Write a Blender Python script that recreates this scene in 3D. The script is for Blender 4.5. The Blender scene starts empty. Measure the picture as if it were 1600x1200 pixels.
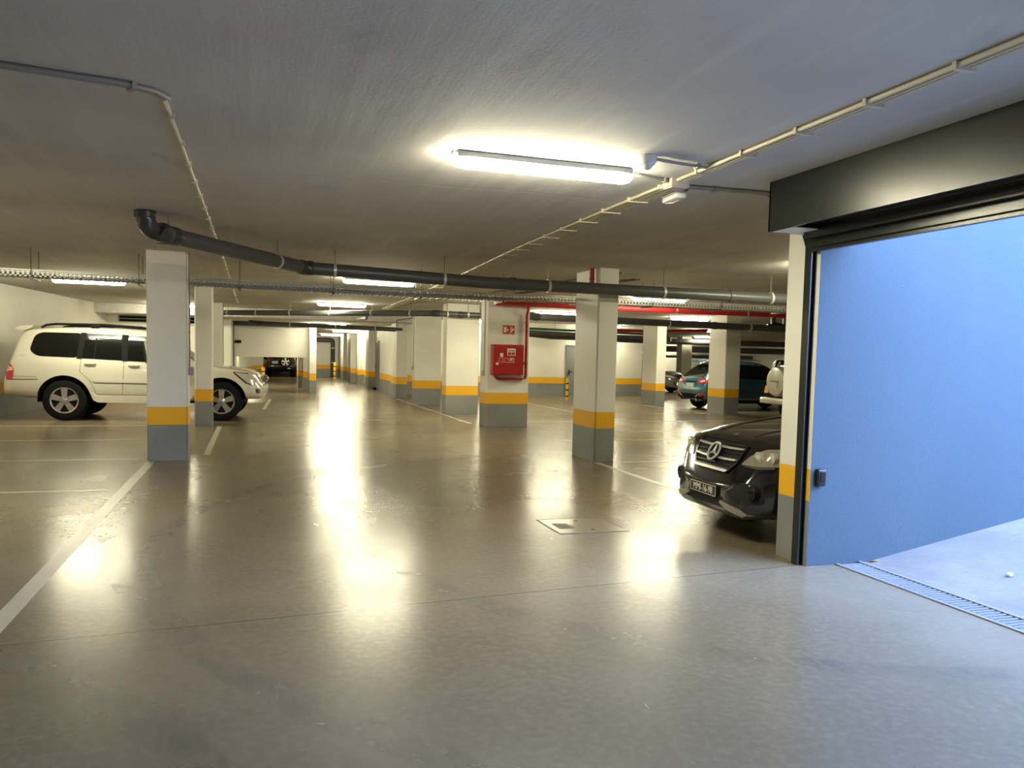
import bpy, bmesh, math
from mathutils import Vector, Matrix
from mathutils.bvhtree import BVHTree
S = bpy.context.scene
COL = S.collection
PI = math.pi

# ------------------------------------------------------------------ helpers
def link(o, parent=None):
    COL.objects.link(o)
    if parent is not None: o.parent = parent
    return o

def tag(o, label=None, cat=None, group=None, kind=None):
    if label: o['label'] = label
    if cat: o['category'] = cat
    if group: o['group'] = group
    if kind: o['kind'] = kind
    return o

def empty(name, loc=(0, 0, 0), rz=0.0, scale=1.0, label=None, cat=None, group=None):
    o = bpy.data.objects.new(name, None)
    o.empty_display_size = 0.1
    link(o); o.location = loc; o.rotation_euler = (0, 0, rz); o.scale = (scale,) * 3
    return tag(o, label, cat, group)

def obj(name, bm, mats, parent=None, smooth=False, angle=35):
    me = bpy.data.meshes.new(name)
    bmesh.ops.recalc_face_normals(bm, faces=bm.faces[:])
    bm.to_mesh(me); bm.free()
    for m in (mats if isinstance(mats, (list, tuple)) else [mats]): me.materials.append(m)
    if smooth:
        for p in me.polygons: p.use_smooth = True
        me.set_sharp_from_angle(angle=math.radians(angle))
    o = bpy.data.objects.new(name, me)
    return link(o, parent)

def B(): return bmesh.new()

def box(bm, x0, y0, z0, x1, y1, z1, mi=0, bevel=0.0, seg=2):
    r = bmesh.ops.create_cube(bm, size=1.0)
    vs = r['verts']
    for v in vs:
        v.co = Vector(((x0 + x1) / 2 + v.co.x * (x1 - x0), (y0 + y1) / 2 + v.co.y * (y1 - y0), (z0 + z1) / 2 + v.co.z * (z1 - z0)))
    fs = list({f for v in vs for f in v.link_faces})
    for f in fs: f.material_index = mi
    if bevel > 0:
        es = list({e for v in vs for e in v.link_edges})
        bmesh.ops.bevel(bm, geom=es, offset=bevel, segments=seg, profile=0.5, affect='EDGES', material=-1)
    return vs

def ring(bm, c, ax, r, n, ref=None):
    ax = Vector(ax).normalized()
    ref = Vector(ref) if ref is not None else (Vector((0, 0, 1)) if abs(ax.z) < .9 else Vector((1, 0, 0)))
    u = ax.cross(ref).normalized(); w = u.cross(ax).normalized()
    return [bm.verts.new(Vector(c) + (u * math.cos(2 * PI * i / n) + w * math.sin(2 * PI * i / n)) * r) for i in range(n)]

def bridge(bm, a, b, mi=0):
    n = len(a)
    for i in range(n):
        f = bm.faces.new((a[i], a[(i + 1) % n], b[(i + 1) % n], b[i])); f.material_index = mi

def tube(bm, pts, r, n=10, mi=0, caps=True):
    """tube through pts, mitred corners"""
    pts = [Vector(p) for p in pts]
    rs = r if isinstance(r, (list, tuple)) else [r] * len(pts)
    prev = None; first = None
    ref = None
    for i, p in enumerate(pts):
        if i == 0: d = pts[1] - p
        elif i == len(pts) - 1: d = p - pts[i - 1]
        else: d = (pts[i + 1] - p).normalized() + (p - pts[i - 1]).normalized()
        d = d.normalized()
        if ref is None or abs(d.dot(ref)) > .95:
            ref = Vector((0, 0, 1)) if abs(d.z) < .8 else (Vector((1, 0, 0)) if abs(d.x) < .8 else Vector((0, 1, 0)))
        k = 1.0
        if 0 < i < len(pts) - 1:
            c = max(.3, d.dot((pts[i + 1] - p).normalized())); k = 1.0 if len(pts) > 6 else 1 / c ** .5
        rg = ring(bm, p, d, rs[i] * k, n, ref)
        if prev: bridge(bm, prev, rg, mi)
        else: first = rg
        prev = rg
    if caps:
        f = bm.faces.new(first); f.material_index = mi
        f = bm.faces.new(prev); f.material_index = mi

def arc_pts(p0, corner, p1, r, n=6):
    """replace a corner by an arc of about radius r"""
    c = Vector(corner); a = (Vector(p0) - c).normalized(); b = (Vector(p1) - c).normalized()
    out = []
    for i in range(n + 1):
        t = i / n
        q = c + a * r * (1 - t) ** 2 + b * r * t ** 2
        out.append(q)
    return out

def lathe(bm, prof, n=32, axis='y', c=(0, 0, 0), mi=0):
    """prof: list of (radius, along axis); revolve about an axis through c"""
    c = Vector(c); rings = []
    for r, t in prof:
        rg = []
        for i in range(n):
            a = 2 * PI * i / n
            if axis == 'y': co = Vector((r * math.cos(a), t, r * math.sin(a)))
            elif axis == 'x': co = Vector((t, r * math.cos(a), r * math.sin(a)))
            else: co = Vector((r * math.cos(a), r * math.sin(a), t))
            rg.append(bm.verts.new(c + co))
        rings.append(rg)
    for a, b in zip(rings, rings[1:]): bridge(bm, a, b, mi)
    f = bm.faces.new(rings[0]); f.material_index = mi
    f = bm.faces.new(rings[-1]); f.material_index = mi

def prism(bm, pts, axis, t0, t1, mi=0):
    """extrude a 2D polygon along an axis: x -> pts are (y,z), y -> (x,z), z -> (x,y)"""
    def co(p, t):
        return Vector((t, p[0], p[1])) if axis == 'x' else Vector((p[0], t, p[1])) if axis == 'y' else Vector((p[0], p[1], t))
    a = [bm.verts.new(co(p, t0)) for p in pts]; b = [bm.verts.new(co(p, t1)) for p in pts]
    bridge(bm, a, b, mi)
    f = bm.faces.new(a); f.material_index = mi
    f = bm.faces.new(b); f.material_index = mi

def text_mesh(name, body, size, depth, mat, parent, M):
    cu = bpy.data.curves.new(name, 'FONT'); cu.body = body; cu.size = size; cu.extrude = depth
    cu.align_x = 'CENTER'; cu.align_y = 'CENTER'
    t = bpy.data.objects.new(name + '_tmp', cu); COL.objects.link(t)
    bpy.context.view_layer.update()
    me = bpy.data.meshes.new_from_object(t.evaluated_get(bpy.context.evaluated_depsgraph_get()))
    bpy.data.objects.remove(t); bpy.data.curves.remove(cu)
    me.transform(M); me.materials.clear(); me.materials.append(mat); me.name = name
    return link(bpy.data.objects.new(name, me), parent)

# ------------------------------------------------------------------ materials
def mat(name, col, rough=.5, metal=0.0, spec=.5, coat=0.0, var=0.0, vscale=8.0, bump=0.0, bscale=60.0, emit=None, estr=0.0, trans=0.0, coat_rough=.05):
    m = bpy.data.materials.new(name); m.use_nodes = True
    nt = m.node_tree; b = nt.nodes['Principled BSDF']
    b.inputs['Base Color'].default_value = (*col, 1); b.inputs['Roughness'].default_value = rough
    b.inputs['Metallic'].default_value = metal; b.inputs['Specular IOR Level'].default_value = spec
    b.inputs['Coat Weight'].default_value = coat; b.inputs['Coat Roughness'].default_value = coat_rough
    b.inputs['Transmission Weight'].default_value = trans
    if emit: b.inputs['Emission Color'].default_value = (*emit, 1); b.inputs['Emission Strength'].default_value = estr
    tc = nt.nodes.new('ShaderNodeTexCoord')
    if var > 0:
        n = nt.nodes.new('ShaderNodeTexNoise'); n.inputs['Scale'].default_value = vscale; n.inputs['Detail'].default_value = 5
        nt.links.new(tc.outputs['Object'], n.inputs['Vector'])
        mx = nt.nodes.new('ShaderNodeMix'); mx.data_type = 'RGBA'
        mx.inputs[6].default_value = (*[c * (1 - var) for c in col], 1); mx.inputs[7].default_value = (*[min(1, c * (1 + var)) for c in col], 1)
        nt.links.new(n.outputs['Fac'], mx.inputs[0]); nt.links.new(mx.outputs[2], b.inputs['Base Color'])
    if bump > 0:
        n = nt.nodes.new('ShaderNodeTexNoise'); n.inputs['Scale'].default_value = bscale; n.inputs['Detail'].default_value = 3
        nt.links.new(tc.outputs['Object'], n.inputs['Vector'])
        bp = nt.nodes.new('ShaderNodeBump'); bp.inputs['Strength'].default_value = bump; bp.inputs['Distance'].default_value = .01
        nt.links.new(n.outputs['Fac'], bp.inputs['Height']); nt.links.new(bp.outputs['Normal'], b.inputs['Normal'])
    return m

class NT:
    """small node helper"""
    def __init__(s, name):
        s.m = bpy.data.materials.new(name); s.m.use_nodes = True; s.t = s.m.node_tree; s.b = s.t.nodes['Principled BSDF']
        s.pos = s.t.nodes.new('ShaderNodeNewGeometry').outputs['Position']
        sp = s.t.nodes.new('ShaderNodeSeparateXYZ'); s.t.links.new(s.pos, sp.inputs[0]); s.x, s.y, s.z = sp.outputs
    def put(s, sock, v):
        if isinstance(v, (int, float)): sock.default_value = v
        elif isinstance(v, tuple): sock.default_value = v
        else: s.t.links.new(v, sock)
    def math(s, op, a, b=0.0, c=0.0):
        n = s.t.nodes.new('ShaderNodeMath'); n.operation = op
        s.put(n.inputs[0], a); s.put(n.inputs[1], b); s.put(n.inputs[2], c); return n.outputs[0]
    def mix(s, f, a, b):
        n = s.t.nodes.new('ShaderNodeMix'); n.data_type = 'RGBA'
        s.put(n.inputs[0], f); s.put(n.inputs[6], a if not isinstance(a, tuple) else (*a, 1)); s.put(n.inputs[7], b if not isinstance(b, tuple) else (*b, 1)); return n.outputs[2]
    def mixf(s, f, a, b):
        n = s.t.nodes.new('ShaderNodeMix'); s.put(n.inputs[0], f); s.put(n.inputs[2], a); s.put(n.inputs[3], b); return n.outputs[0]
    def noise(s, scale, detail=4, sc=(1, 1, 1), rough=.5, dist=0.0, rot=0.0, vec=None):
        mp = s.t.nodes.new('ShaderNodeMapping'); mp.inputs['Scale'].default_value = sc; mp.inputs['Rotation'].default_value = (0, 0, rot)
        s.t.links.new(vec or s.pos, mp.inputs[0])
        n = s.t.nodes.new('ShaderNodeTexNoise'); n.inputs['Scale'].default_value = scale; n.inputs['Detail'].default_value = detail
        n.inputs['Roughness'].default_value = rough; n.inputs['Distortion'].default_value = dist
        s.t.links.new(mp.outputs[0], n.inputs['Vector']); return n.outputs['Fac']
    def ramp(s, f, lo, hi):
        n = s.t.nodes.new('ShaderNodeMapRange'); n.interpolation_type = 'SMOOTHSTEP'
        s.put(n.inputs[0], f); n.inputs[1].default_value = lo; n.inputs[2].default_value = hi; return n.outputs[0]
    def bump(s, h, strength, dist=.01):
        n = s.t.nodes.new('ShaderNodeBump'); n.inputs['Strength'].default_value = strength; n.inputs['Distance'].default_value = dist
        s.put(n.inputs['Height'], h); s.t.links.new(n.outputs[0], s.b.inputs['Normal'])

def m_floor():
    N = NT('polished_concrete')
    big = N.noise(.45, 4); mid = N.noise(1.1, 4, rough=.5, dist=.3); fine = N.noise(22, 3); streak = N.noise(3.0, 5, sc=(1, .25, 1), rot=.5)
    c = N.mix(N.ramp(big, .3, .7), (.150, .123, .076), (.205, .172, .115))
    c = N.mix(N.math('MULTIPLY', N.ramp(mid, .35, .8), .5), c, (.118, .095, .057))
    c = N.mix(N.math('MULTIPLY', N.ramp(fine, .35, .8), .22), c, (.29, .255, .19))
    # expansion joints: across the lane and along it
    def line(co, at, w): return N.math('LESS_THAN', N.math('ABSOLUTE', N.math('SUBTRACT', co, at)), w)
    jy = N.math('ADD', N.y, N.math('MULTIPLY', N.x, -.09))
    j = N.math('MAXIMUM', line(jy, 4.78, .006), line(N.y, 14.4, .006))
    j = N.math('MAXIMUM', j, N.math('MULTIPLY', line(N.x, 4.45, .007), N.math('GREATER_THAN', N.y, 9.5)))
    c = N.mix(N.math('MULTIPLY', j, .8), c, (.05, .045, .04))
    # tyre tracks turning from the lane into the gate and out to the bay
    def arc(cx, cy, r, w, lo):
        dx = N.math('SUBTRACT', N.x, cx); dy = N.math('SUBTRACT', N.y, cy)
        d = N.math('SQRT', N.math('ADD', N.math('MULTIPLY', dx, dx), N.math('MULTIPLY', dy, dy)))
        a = N.ramp(N.math('ABSOLUTE', N.math('SUBTRACT', d, r)), w, w * .55)
        return N.math('MULTIPLY', a, N.ramp(N.noise(4, 4, rough=.55), lo - .1, lo + .35))
    tr = N.math('MAXIMUM', arc(4.6, 6.6, 5.35, .12, .35), arc(4.6, 6.6, 3.7, .12, .4))
    tr = N.math('MAXIMUM', tr, N.math('MAXIMUM', arc(-4.2, 1.2, 4.45, .13, .3), arc(7.0, 8.2, 8.2, .11, .4)))
    tread = N.ramp(N.noise(30, 2, sc=(1, .15, 1), rot=.9), .35, .65)
    c = N.mix(N.math('MULTIPLY', N.math('MULTIPLY', tr, N.math('ADD', .45, N.math('MULTIPLY', tread, .5))), .55), c, (.075, .068, .055))
    # scuffed pale dust and a dark oil stain by the black car
    c = N.mix(N.math('MULTIPLY', N.ramp(N.noise(5, 3, rough=.5), .5, 1.0), .08), c, (.40, .36, .28))
    ox = N.math('SUBTRACT', N.x, 3.92); oy = N.math('SUBTRACT', N.y, 6.75)
    od = N.math('SQRT', N.math('ADD', N.math('MULTIPLY', ox, ox), N.math('MULTIPLY', oy, N.math('MULTIPLY', oy, 3.0))))
    c = N.mix(N.math('MULTIPLY', N.ramp(N.math('ADD', od, N.math('MULTIPLY', mid, .3)), .42, .2), .75), c, (.05, .04, .03))
    N.put(N.b.inputs['Base Color'], c)
    r = N.mixf(N.ramp(mid, .3, .8), .215, .275); r = N.mixf(N.ramp(streak, .5, .85), r, .30)
    r = N.mixf(N.math('MULTIPLY', tr, .5), r, .34)
    N.put(N.b.inputs['Roughness'], r)
    N.b.inputs['Specular IOR Level'].default_value = .36
    N.bump(N.math('ADD', N.math('MULTIPLY', mid, .6), N.math('MULTIPLY', N.noise(9, 4), .25)), .035, .05)
    return N.m

def m_ceiling(name='ceiling_plaster', base=(.63, .61, .575)):
    N = NT(name)
    board = N.noise(7, 3, sc=(1, .06, 1)); big = N.noise(.5, 4); mid = N.noise(1.3, 6, sc=(1, .5, 1), rough=.65, dist=.8); fine = N.noise(55, 3)
    lo = tuple(b * .86 for b in base); hi = tuple(b * 1.1 for b in base)
    c = N.mix(N.ramp(big, .3, .7), lo, hi)
    c = N.mix(N.math('MULTIPLY', N.ramp(board, .48, .7), .4), c, tuple(b * 1.18 for b in base))
    c = N.mix(N.math('MULTIPLY', N.ramp(mid, .58, .72), .42), c, tuple(b * .68 for b in base))
    N.put(N.b.inputs['Base Color'], c); N.b.inputs['Roughness'].default_value = .8
    jl = N.ramp(N.math('ABSOLUTE', N.math('SUBTRACT', N.math('ADD', N.y, N.math('MULTIPLY', N.noise(.8, 3), .35)), 6.52)), .0, .03)
    h = N.math('ADD', N.math('MULTIPLY', board, 1.0), N.math('ADD', N.math('MULTIPLY', mid, .8), N.math('MULTIPLY', fine, .25)))
    h = N.math('ADD', h, N.math('MULTIPLY', jl, .5))
    N.bump(h, .2, .02)
    return N.m

Z1, Z2 = .50, .745
def bands(N, white=(.80, .785, .71), wear=True):
    n = N.noise(1.2, 4); f = N.noise(70, 2)
    w = N.mix(N.ramp(n, .3, .75), tuple(c * .93 for c in white), white)
    g = N.mix(N.ramp(n, .3, .7), (.205, .215, .205), (.26, .27, .26))
    c = N.mix(N.math('GREATER_THAN', N.z, Z1), g, (.83, .43, .012))
    c = N.mix(N.math('GREATER_THAN', N.z, Z2), c, w)
    return c, N.math('ADD', N.math('MULTIPLY', n, .5), N.math('MULTIPLY', f, .2))

def m_banded():
    N = NT('banded_wall_paint'); c, h = bands(N)
    N.put(N.b.inputs['Base Color'], c); N.b.inputs['Roughness'].default_value = .5; N.bump(h, .12, .01); return N.m

def m_ramp_wall():
    N = NT('blue_render')
    c, h = bands(N)
    g = N.t.nodes.new('ShaderNodeNewGeometry'); sp = N.t.nodes.new('ShaderNodeSeparateXYZ'); N.t.links.new(g.outputs['Normal'], sp.inputs[0])
    n = N.noise(1.1, 4, sc=(1, 1, .35)); f = N.noise(45, 4)
    blue = N.mix(N.ramp(n, .3, .7), (.036, .062, .079), (.044, .071, .088))
    blue = N.mix(N.math('MULTIPLY', N.ramp(f, .3, .7), .4), blue, (.031, .054, .071))
    c = N.mix(N.math('LESS_THAN', sp.outputs[1], -.5), c, blue)
    N.put(N.b.inputs['Base Color'], c); N.b.inputs['Roughness'].default_value = .75
    N.bump(N.math('ADD', N.noise(90, 4), N.noise(260, 3)), .35, .006); return N.m

def m_ramp():
    N = NT('ramp_concrete'); n = N.noise(1.5, 6, rough=.65); f = N.noise(30, 4)
    c = N.mix(N.ramp(n, .35, .7), (.14, .132, .12), (.195, .183, .168))
    c = N.mix(N.math('MULTIPLY', N.ramp(f, .55, .75), .3), c, (.10, .098, .092))
    N.put(N.b.inputs['Base Color'], c); N.b.inputs['Roughness'].default_value = .7; N.bump(N.math('ADD', n, f), .2, .02); return N.m

M = dict(
    floor=m_floor(), ceil=m_ceiling(), band=m_banded(), rampwall=m_ramp_wall(), ramp=m_ramp(),
    white=mat('white_wall_paint', (.80, .785, .71), .55, var=.04, vscale=2),
    line=mat('worn_line_paint', (.44, .41, .33), .32, var=.18, vscale=9), yline=mat('faded_yellow_paint', (.44, .36, .13), .35, var=.25, vscale=6),
    pipe=mat('grey_pvc', (.085, .088, .085), .38, var=.1), pipe2=mat('dark_pvc_fitting', (.045, .047, .048), .3, var=.1), red=mat('red_enamel', (.42, .02, .022), .33, var=.06),
    zinc=mat('galvanised_steel', (.66, .66, .61), .4, .35, var=.12, vscale=30), rod=mat('steel_rod', (.16, .15, .13), .45, .6, var=.1), rail_dark=mat('dark_tray_rail', (.09, .09, .085), .4, .5, var=.1),
    conduit=mat('cream_pvc_conduit', (.66, .60, .46), .45, var=.05), beige=mat('beige_box_plastic', (.62, .55, .47), .5, var=.05), graycond=mat('grey_conduit', (.36, .33, .27), .5, var=.05),
    shutter=mat('shutter_green_grey_paint', (.012, .017, .014), .28, spec=.42, var=.08, vscale=20, bump=.05, bscale=150), shutter_black=mat('black_shutter_slats', (.018, .02, .022), .35, var=.1),
    black=mat('matt_black', (.008, .008, .008), .7, spec=.12, var=.1), gloss_black=mat('gloss_black_plastic', (.012, .012, .013), .2, var=.1),
    housing=mat('lamp_housing_grey', (.62, .63, .62), .4, var=.03), tube=mat('lit_diffuser', (.9, .9, .85), .4, emit=(1.0, .925, .64), estr=125.0, var=.01),
    plastic=mat('white_plastic', (.80, .80, .78), .35, var=.02), lens=mat('frosted_lens', (.75, .76, .74), .25, var=.02), greyplastic=mat('grey_plastic', (.42, .42, .40), .4, var=.04),
    door=mat('grey_door_paint', (.22, .23, .23), .4, var=.05), steel=mat('brushed_steel', (.55, .55, .54), .28, 1.0, var=.05), satin=mat('satin_silver_trim', (.66, .66, .64), .3, .55, var=.03), chrome=mat('chrome', (.78, .78, .78), .08, 1.0, var=.02),
    grate=mat('drain_grate_steel', (.22, .225, .23), .5, .2, var=.1), gratedark=mat('drain_channel_dark', (.03, .035, .04), .7, var=.1),
    tyre=mat('tyre_rubber', (.008, .008, .008), .8, spec=.15, var=.15, vscale=30), rim=mat('alloy_rim', (.62, .61, .58), .25, .9, var=.03), rimblack=mat('wheel_well_black', (.006, .006, .006), .8, var=.1),
    pearl=mat('pearl_white_paint', (.62, .60, .50), .22, coat=.8, var=.02), mblack=mat('black_car_paint', (.006, .006, .0065), .12, coat=1.0, var=.05), cyan=mat('teal_blue_paint', (.035, .125, .185), .2, .35, coat=1.0, var=.05),
    silver=mat('silver_beige_paint', (.52, .50, .43), .28, .4, coat=.7, var=.03), dgrey=mat('graphite_paint', (.16, .155, .14), .2, .4, coat=.9, var=.04), jblack=mat('jeep_black_paint', (.006, .006, .006), .3, coat=.4, var=.1),
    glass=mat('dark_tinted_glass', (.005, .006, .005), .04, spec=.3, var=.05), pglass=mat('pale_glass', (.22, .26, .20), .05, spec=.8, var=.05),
    lamp_red=mat('red_lamp_lens', (.45, .012, .015), .12, coat=.8, var=.1), lamp_clear=mat('clear_lamp_lens', (.62, .60, .52), .12, .3, coat=.9, var=.2, vscale=14), lamp_pink=mat('pale_lamp_lens', (.75, .45, .40), .15, coat=.8, var=.1), lamp_orange=mat('amber_lamp_lens', (.80, .25, .02), .2, coat=.6, var=.1),
    lampgold=mat('headlamp_lens', (.34, .31, .23), .10, .35, coat=1.0, var=.3, vscale=9), badge=mat('badge_grey', (.5, .48, .40), .4, var=.05), skid=mat('satin_skid_plate', (.42, .40, .34), .35, .6, var=.05),
    plate_white=mat('pale_number_plate', (.55, .60, .52), .4, var=.1, vscale=40), signwhite=mat('sign_white', (.80, .77, .70), .5, var=.03), signred=mat('sign_red', (.52, .04, .02), .45, var=.05),
    yellow=mat('bollard_yellow', (.80, .50, .02), .4, var=.05), blueslat=mat('blue_shutter_box', (.05, .075, .14), .35, var=.1), green=mat('green_pipe', (.03, .12, .05), .4, var=.05), leaf=mat('dry_leaf', (.40, .30, .08), .7, var=.2, vscale=60), stone=mat('pale_litter', (.80, .80, .82), .7, var=.08, vscale=40),
    gcover=mat('manhole_concrete', (.235, .20, .13), .22, var=.12, vscale=12), interior=mat('car_interior_dark', (.02, .02, .02), .7, var=.1),
)

# ------------------------------------------------------------------ camera
H = 1.55
cam = bpy.data.cameras.new('camera'); co = bpy.data.objects.new('camera', cam); link(co)
f, yaw, pit, rol, sx, sy = 1261.2059, .3079, .0666, -.0224, -3.6347, 40.6121
fw = Vector((math.sin(yaw) * math.cos(pit), math.cos(yaw) * math.cos(pit), -math.sin(pit)))
r = Vector((math.cos(yaw), -math.sin(yaw), 0)); d = fw.cross(r)
rr = r * math.cos(rol) + d * math.sin(rol); dd = -r * math.sin(rol) + d * math.cos(rol)
co.matrix_world = Matrix(((rr.x, -dd.x, -fw.x, 0), (rr.y, -dd.y, -fw.y, 0), (rr.z, -dd.z, -fw.z, H), (0, 0, 0, 1)))
cam.sensor_width = 36; cam.sensor_fit = 'HORIZONTAL'; cam.lens = f / 1600 * 36
cam.shift_x = -sx / 1600; cam.shift_y = sy / 1600; cam.clip_start = .05; cam.clip_end = 300
S.camera = co

# ------------------------------------------------------------------ setting
CZ, LZ = 2.88, 2.60
def struct(name, bm, m, label, cat=None, smooth=False):
    return tag(obj(name, bm, m, smooth=smooth), label, cat or name.split('_')[0], None, 'structure')
def sbox(name, a, m, label, cat=None, bevel=0.0):
    bm = B(); box(bm, *a, bevel=bevel); return struct(name, bm, m, label, cat)

bm = B(); box(bm, -9, -4, -.15, 4.5, 5.15, 0); box(bm, -9, 5.15, -.15, 32, 57, 0)
struct('floor', bm, M['floor'], 'polished brown grey concrete garage floor with reflections of the tube lights')
bm = B(); box(bm, -9, -4, CZ, 4.3, 5.15, CZ + .3); box(bm, -9, 5.15, CZ, 32, 27, CZ + .3); box(bm, 5.3, 27, CZ, 32, 52, CZ + .3)
struct('ceiling', bm, M['ceil'], 'grey unevenly plastered garage ceiling with board marks')
sbox('ceiling_lower', (-9, 27, LZ, 5.3, 57, CZ + .3), M['ceil'], 'dropped ceiling step beyond the far grey pipe', 'ceiling')
# left wall, slightly skewed to the lane
bm = B()
prism(bm, [(-7.55, -4), (-4.44, 28.4), (-4.9, 28.4), (-8.1, -4)], 'z', 0, CZ + .01)
struct('wall_left', bm, M['band'], 'white left wall with yellow and grey bands behind the white suv')
sbox('wall_back_left', (-4.6, 28.4, 0, -.72, 28.7, LZ + .02), M['band'], 'white back wall with the dark slot vents behind the white suv', 'wall')
sbox('wall_bay_side', (-.95, 28.7, 0, -.72, 31.25, LZ + .02), M['band'], 'white wall end beside the half raised panel opening', 'wall')
sbox('wall_rear', (-9, -4.3, 0, 4.3, -4, CZ + .01), M['band'], 'white banded wall behind the viewpoint', 'wall')
sbox('wall_gate_near', (4.02, -4, 0, 4.3, -2.8, CZ), M['band'], 'white banded wall at the near side of the gate', 'wall')
sbox('wall_gate_lintel', (4.02, -2.8, 2.52, 4.3, 5.09, CZ), M['white'], 'white concrete lintel above the shutter gate', 'wall')
sbox('wall_gate_pier', (4.02, 5.19, 0, 4.30, 5.47, CZ), M['band'], 'white pier with yellow and grey bands beside the black shutter rail', 'wall')
sbox('wall_ramp', (4.02, 5.09, 0, 32, 5.19, 6.5), M['rampwall'], 'blue stucco wall running up beside the exit ramp', 'wall')
sbox('wall_ramp_near', (4.3, -3.1, 0, 20, -2.8, 2.2), M['rampwall'], 'blue wall on the near side of the exit ramp', 'wall')
bm = B(); prism(bm, [(4.5, 0), (4.65, .015), (5.4, .15), (6.3, .31), (20, 2.9), (20, -.3), (4.5, -.3)], 'y', -2.8, 5.095)
struct('floor_ramp', bm, M['ramp'], 'pale concrete exit ramp rising beside the blue wall', 'ramp')
# right and middle distance walls
sbox('wall_back_right', (5.06, 30.4, 0, 15.4, 30.7, CZ + .01), M['band'], 'white banded wall holding the grey door in the right distance', 'wall')
sbox('wall_side_right', (15.1, 30.7, 0, 15.4, 48, CZ + .01), M['band'], 'white banded return wall at the right end of the door wall', 'wall')
sbox('wall_far_right', (15.4, 48, 0, 32, 48.3, CZ + .01), M['white'], 'dim far wall behind the pipes at the right', 'wall')
sbox('wall_right', (31.7, 5.22, 0, 32, 48, CZ + .01), M['white'], 'far right wall of the garage hall', 'wall')
sbox('wall_far_bay', (-.3, 56, 0, 3.5, 56.3, LZ + .02), M['band'], 'white banded wall behind the black off-roader', 'wall')
sbox('wall_far_return', (3.2, 51.8, 0, 3.5, 56, LZ + .02), M['band'], 'white banded return wall right of the black off-roader', 'wall')
sbox('wall_far', (3.2, 51.5, 0, 5.3, 51.8, LZ + .02), M['band'], 'white banded wall closing the far end of the lane', 'wall')
bm = B(); box(bm, 4.92, 28.9, 0, 5.10, 32.4, CZ); box(bm, 4.92, 32.4, 0, 5.10, 33.15, CZ); box(bm, 5.02, 33.15, 0, 5.2, 34.75, CZ); box(bm, 5.02, 34.75, 0, 5.2, 51.5, CZ)
struct('wall_lane_right', bm, M['band'], 'white banded wall along the right of the far lane', 'wall')
bm = B(); prism(bm, [(-.95, 31.25), (-.74, 31.25), (-.6, 39), (.55, 50), (.6, 56.2), (.3, 56.2), (.25, 50), (-.9, 39)], 'z', 0, LZ + .02)
struct('wall_far_left', bm, M['band'], 'white banded side wall of the bay behind the raised panel', 'wall')
# columns
def column(a, label, ch=.018, top=CZ):
    bm = B(); vs = box(bm, a[0], a[2], 0, a[1], a[3], top + .005)
    es = [e for e in bm.edges if abs(e.verts[0].co.z - e.verts[1].co.z) > 1]
    bmesh.ops.bevel(bm, geom=es, offset=ch, segments=1, affect='EDGES')
    o = obj('column', bm, M['band']); return tag(o, label, 'column', 'concrete columns with yellow and grey bands', 'structure')
column((-1.395, -.872, 12.03, 12.45), 'nearest left column, in front of the middle of the white suv')
column((-1.133, -.794, 17.41, 17.81), 'slim column just in front of the front wheel of the white suv')
column((-1.29, -.845, 24.5, 24.9), 'left column beyond the bonnet of the white suv')
column((4.86, 5.19, 11.07, 11.96), 'nearest right column, passing behind the long grey pipe', .022)
column((4.84, 5.80, 16.92, 17.48), 'wide column carrying the red fire hose cabinet')
column((4.77, 5.66, 20.58, 21.0), 'wide blank column just left of the fire hose cabinet column')
column((4.71, 5.53, 24.5, 24.95), 'shaded blank column third in the row from the fire cabinet')
column((4.69, 5.06, 27.7, 28.9), 'column at the start of the far lane wall', top=LZ)
column((12.82, 13.17, 24.25, 25.3), 'right column left of the blue suv')
column((12.93, 13.43, 20.3, 21.2), 'right column in front of the blue suv')
column((23.25, 23.9, 41.0, 41.6), 'distant column behind the blue suv')
column((4.78, 5.04, 35.6, 36.5), 'pilaster just beyond the far lane door', top=LZ)
column((4.80, 5.12, 39.1, 40.0), 'brightly lit second pilaster of the far lane', top=LZ)
column((4.75, 5.09, 42.2, 43.3), 'shaded third pilaster of the far lane', top=LZ)
column((4.85, 5.09, 46.6, 48.0), 'last pilaster before the far end wall', top=LZ)
column((1.95, 2.20, 30.55, 31.2), 'column at the right edge of the half raised panel', top=LZ)
column((1.93, 2.10, 33.7, 34.3), 'white column seen just under the raised panel edge', top=LZ)
column((1.79, 1.97, 35.5, 36.2), 'shaded column beside the black off-roader', top=LZ)
sbox('wall_bulkhead', (-.72, 31.0, 1.32, 2.19, 31.2, LZ + .005), M['white'], 'white panel hanging over the bay with the black off-roader', 'panel')

# floor lines
def fline(pts, w, m, label, dz=.002):
    bm = B()
    (x0, y0), (x1, y1) = pts; dv = Vector((x1 - x0, y1 - y0, 0)); n = Vector((-dv.y, dv.x, 0)).normalized() * w / 2
    k = max(1, int(dv.length / .5)); prev = None
    for i in range(k + 1):
        p = Vector((x0, y0, 0)) + dv * i / k
        row = [bm.verts.new(p + n), bm.verts.new(p - n), bm.verts.new(p - n + Vector((0, 0, dz))), bm.verts.new(p + n + Vector((0, 0, dz)))]
        if prev: bridge(bm, prev, row)
        else: bm.faces.new(row)
        prev = row
    bm.faces.new(prev)
    return tag(obj('floor_marking', bm, m), label, 'floor line', None, 'structure')
fline(((-1.36, 2.2), (-1.34, 12.0)), .11, M['line'], 'long pale bay line running from the left edge to the nearest left column')
fline(((-.66, 12.55), (-.655, 17.3)), .09, M['line'], 'pale bay line between the nearest left column and the slim column')
fline(((.25, 22.2), (.5, 26.9)), .09, M['line'], 'short pale line past the front of the white suv')
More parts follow.
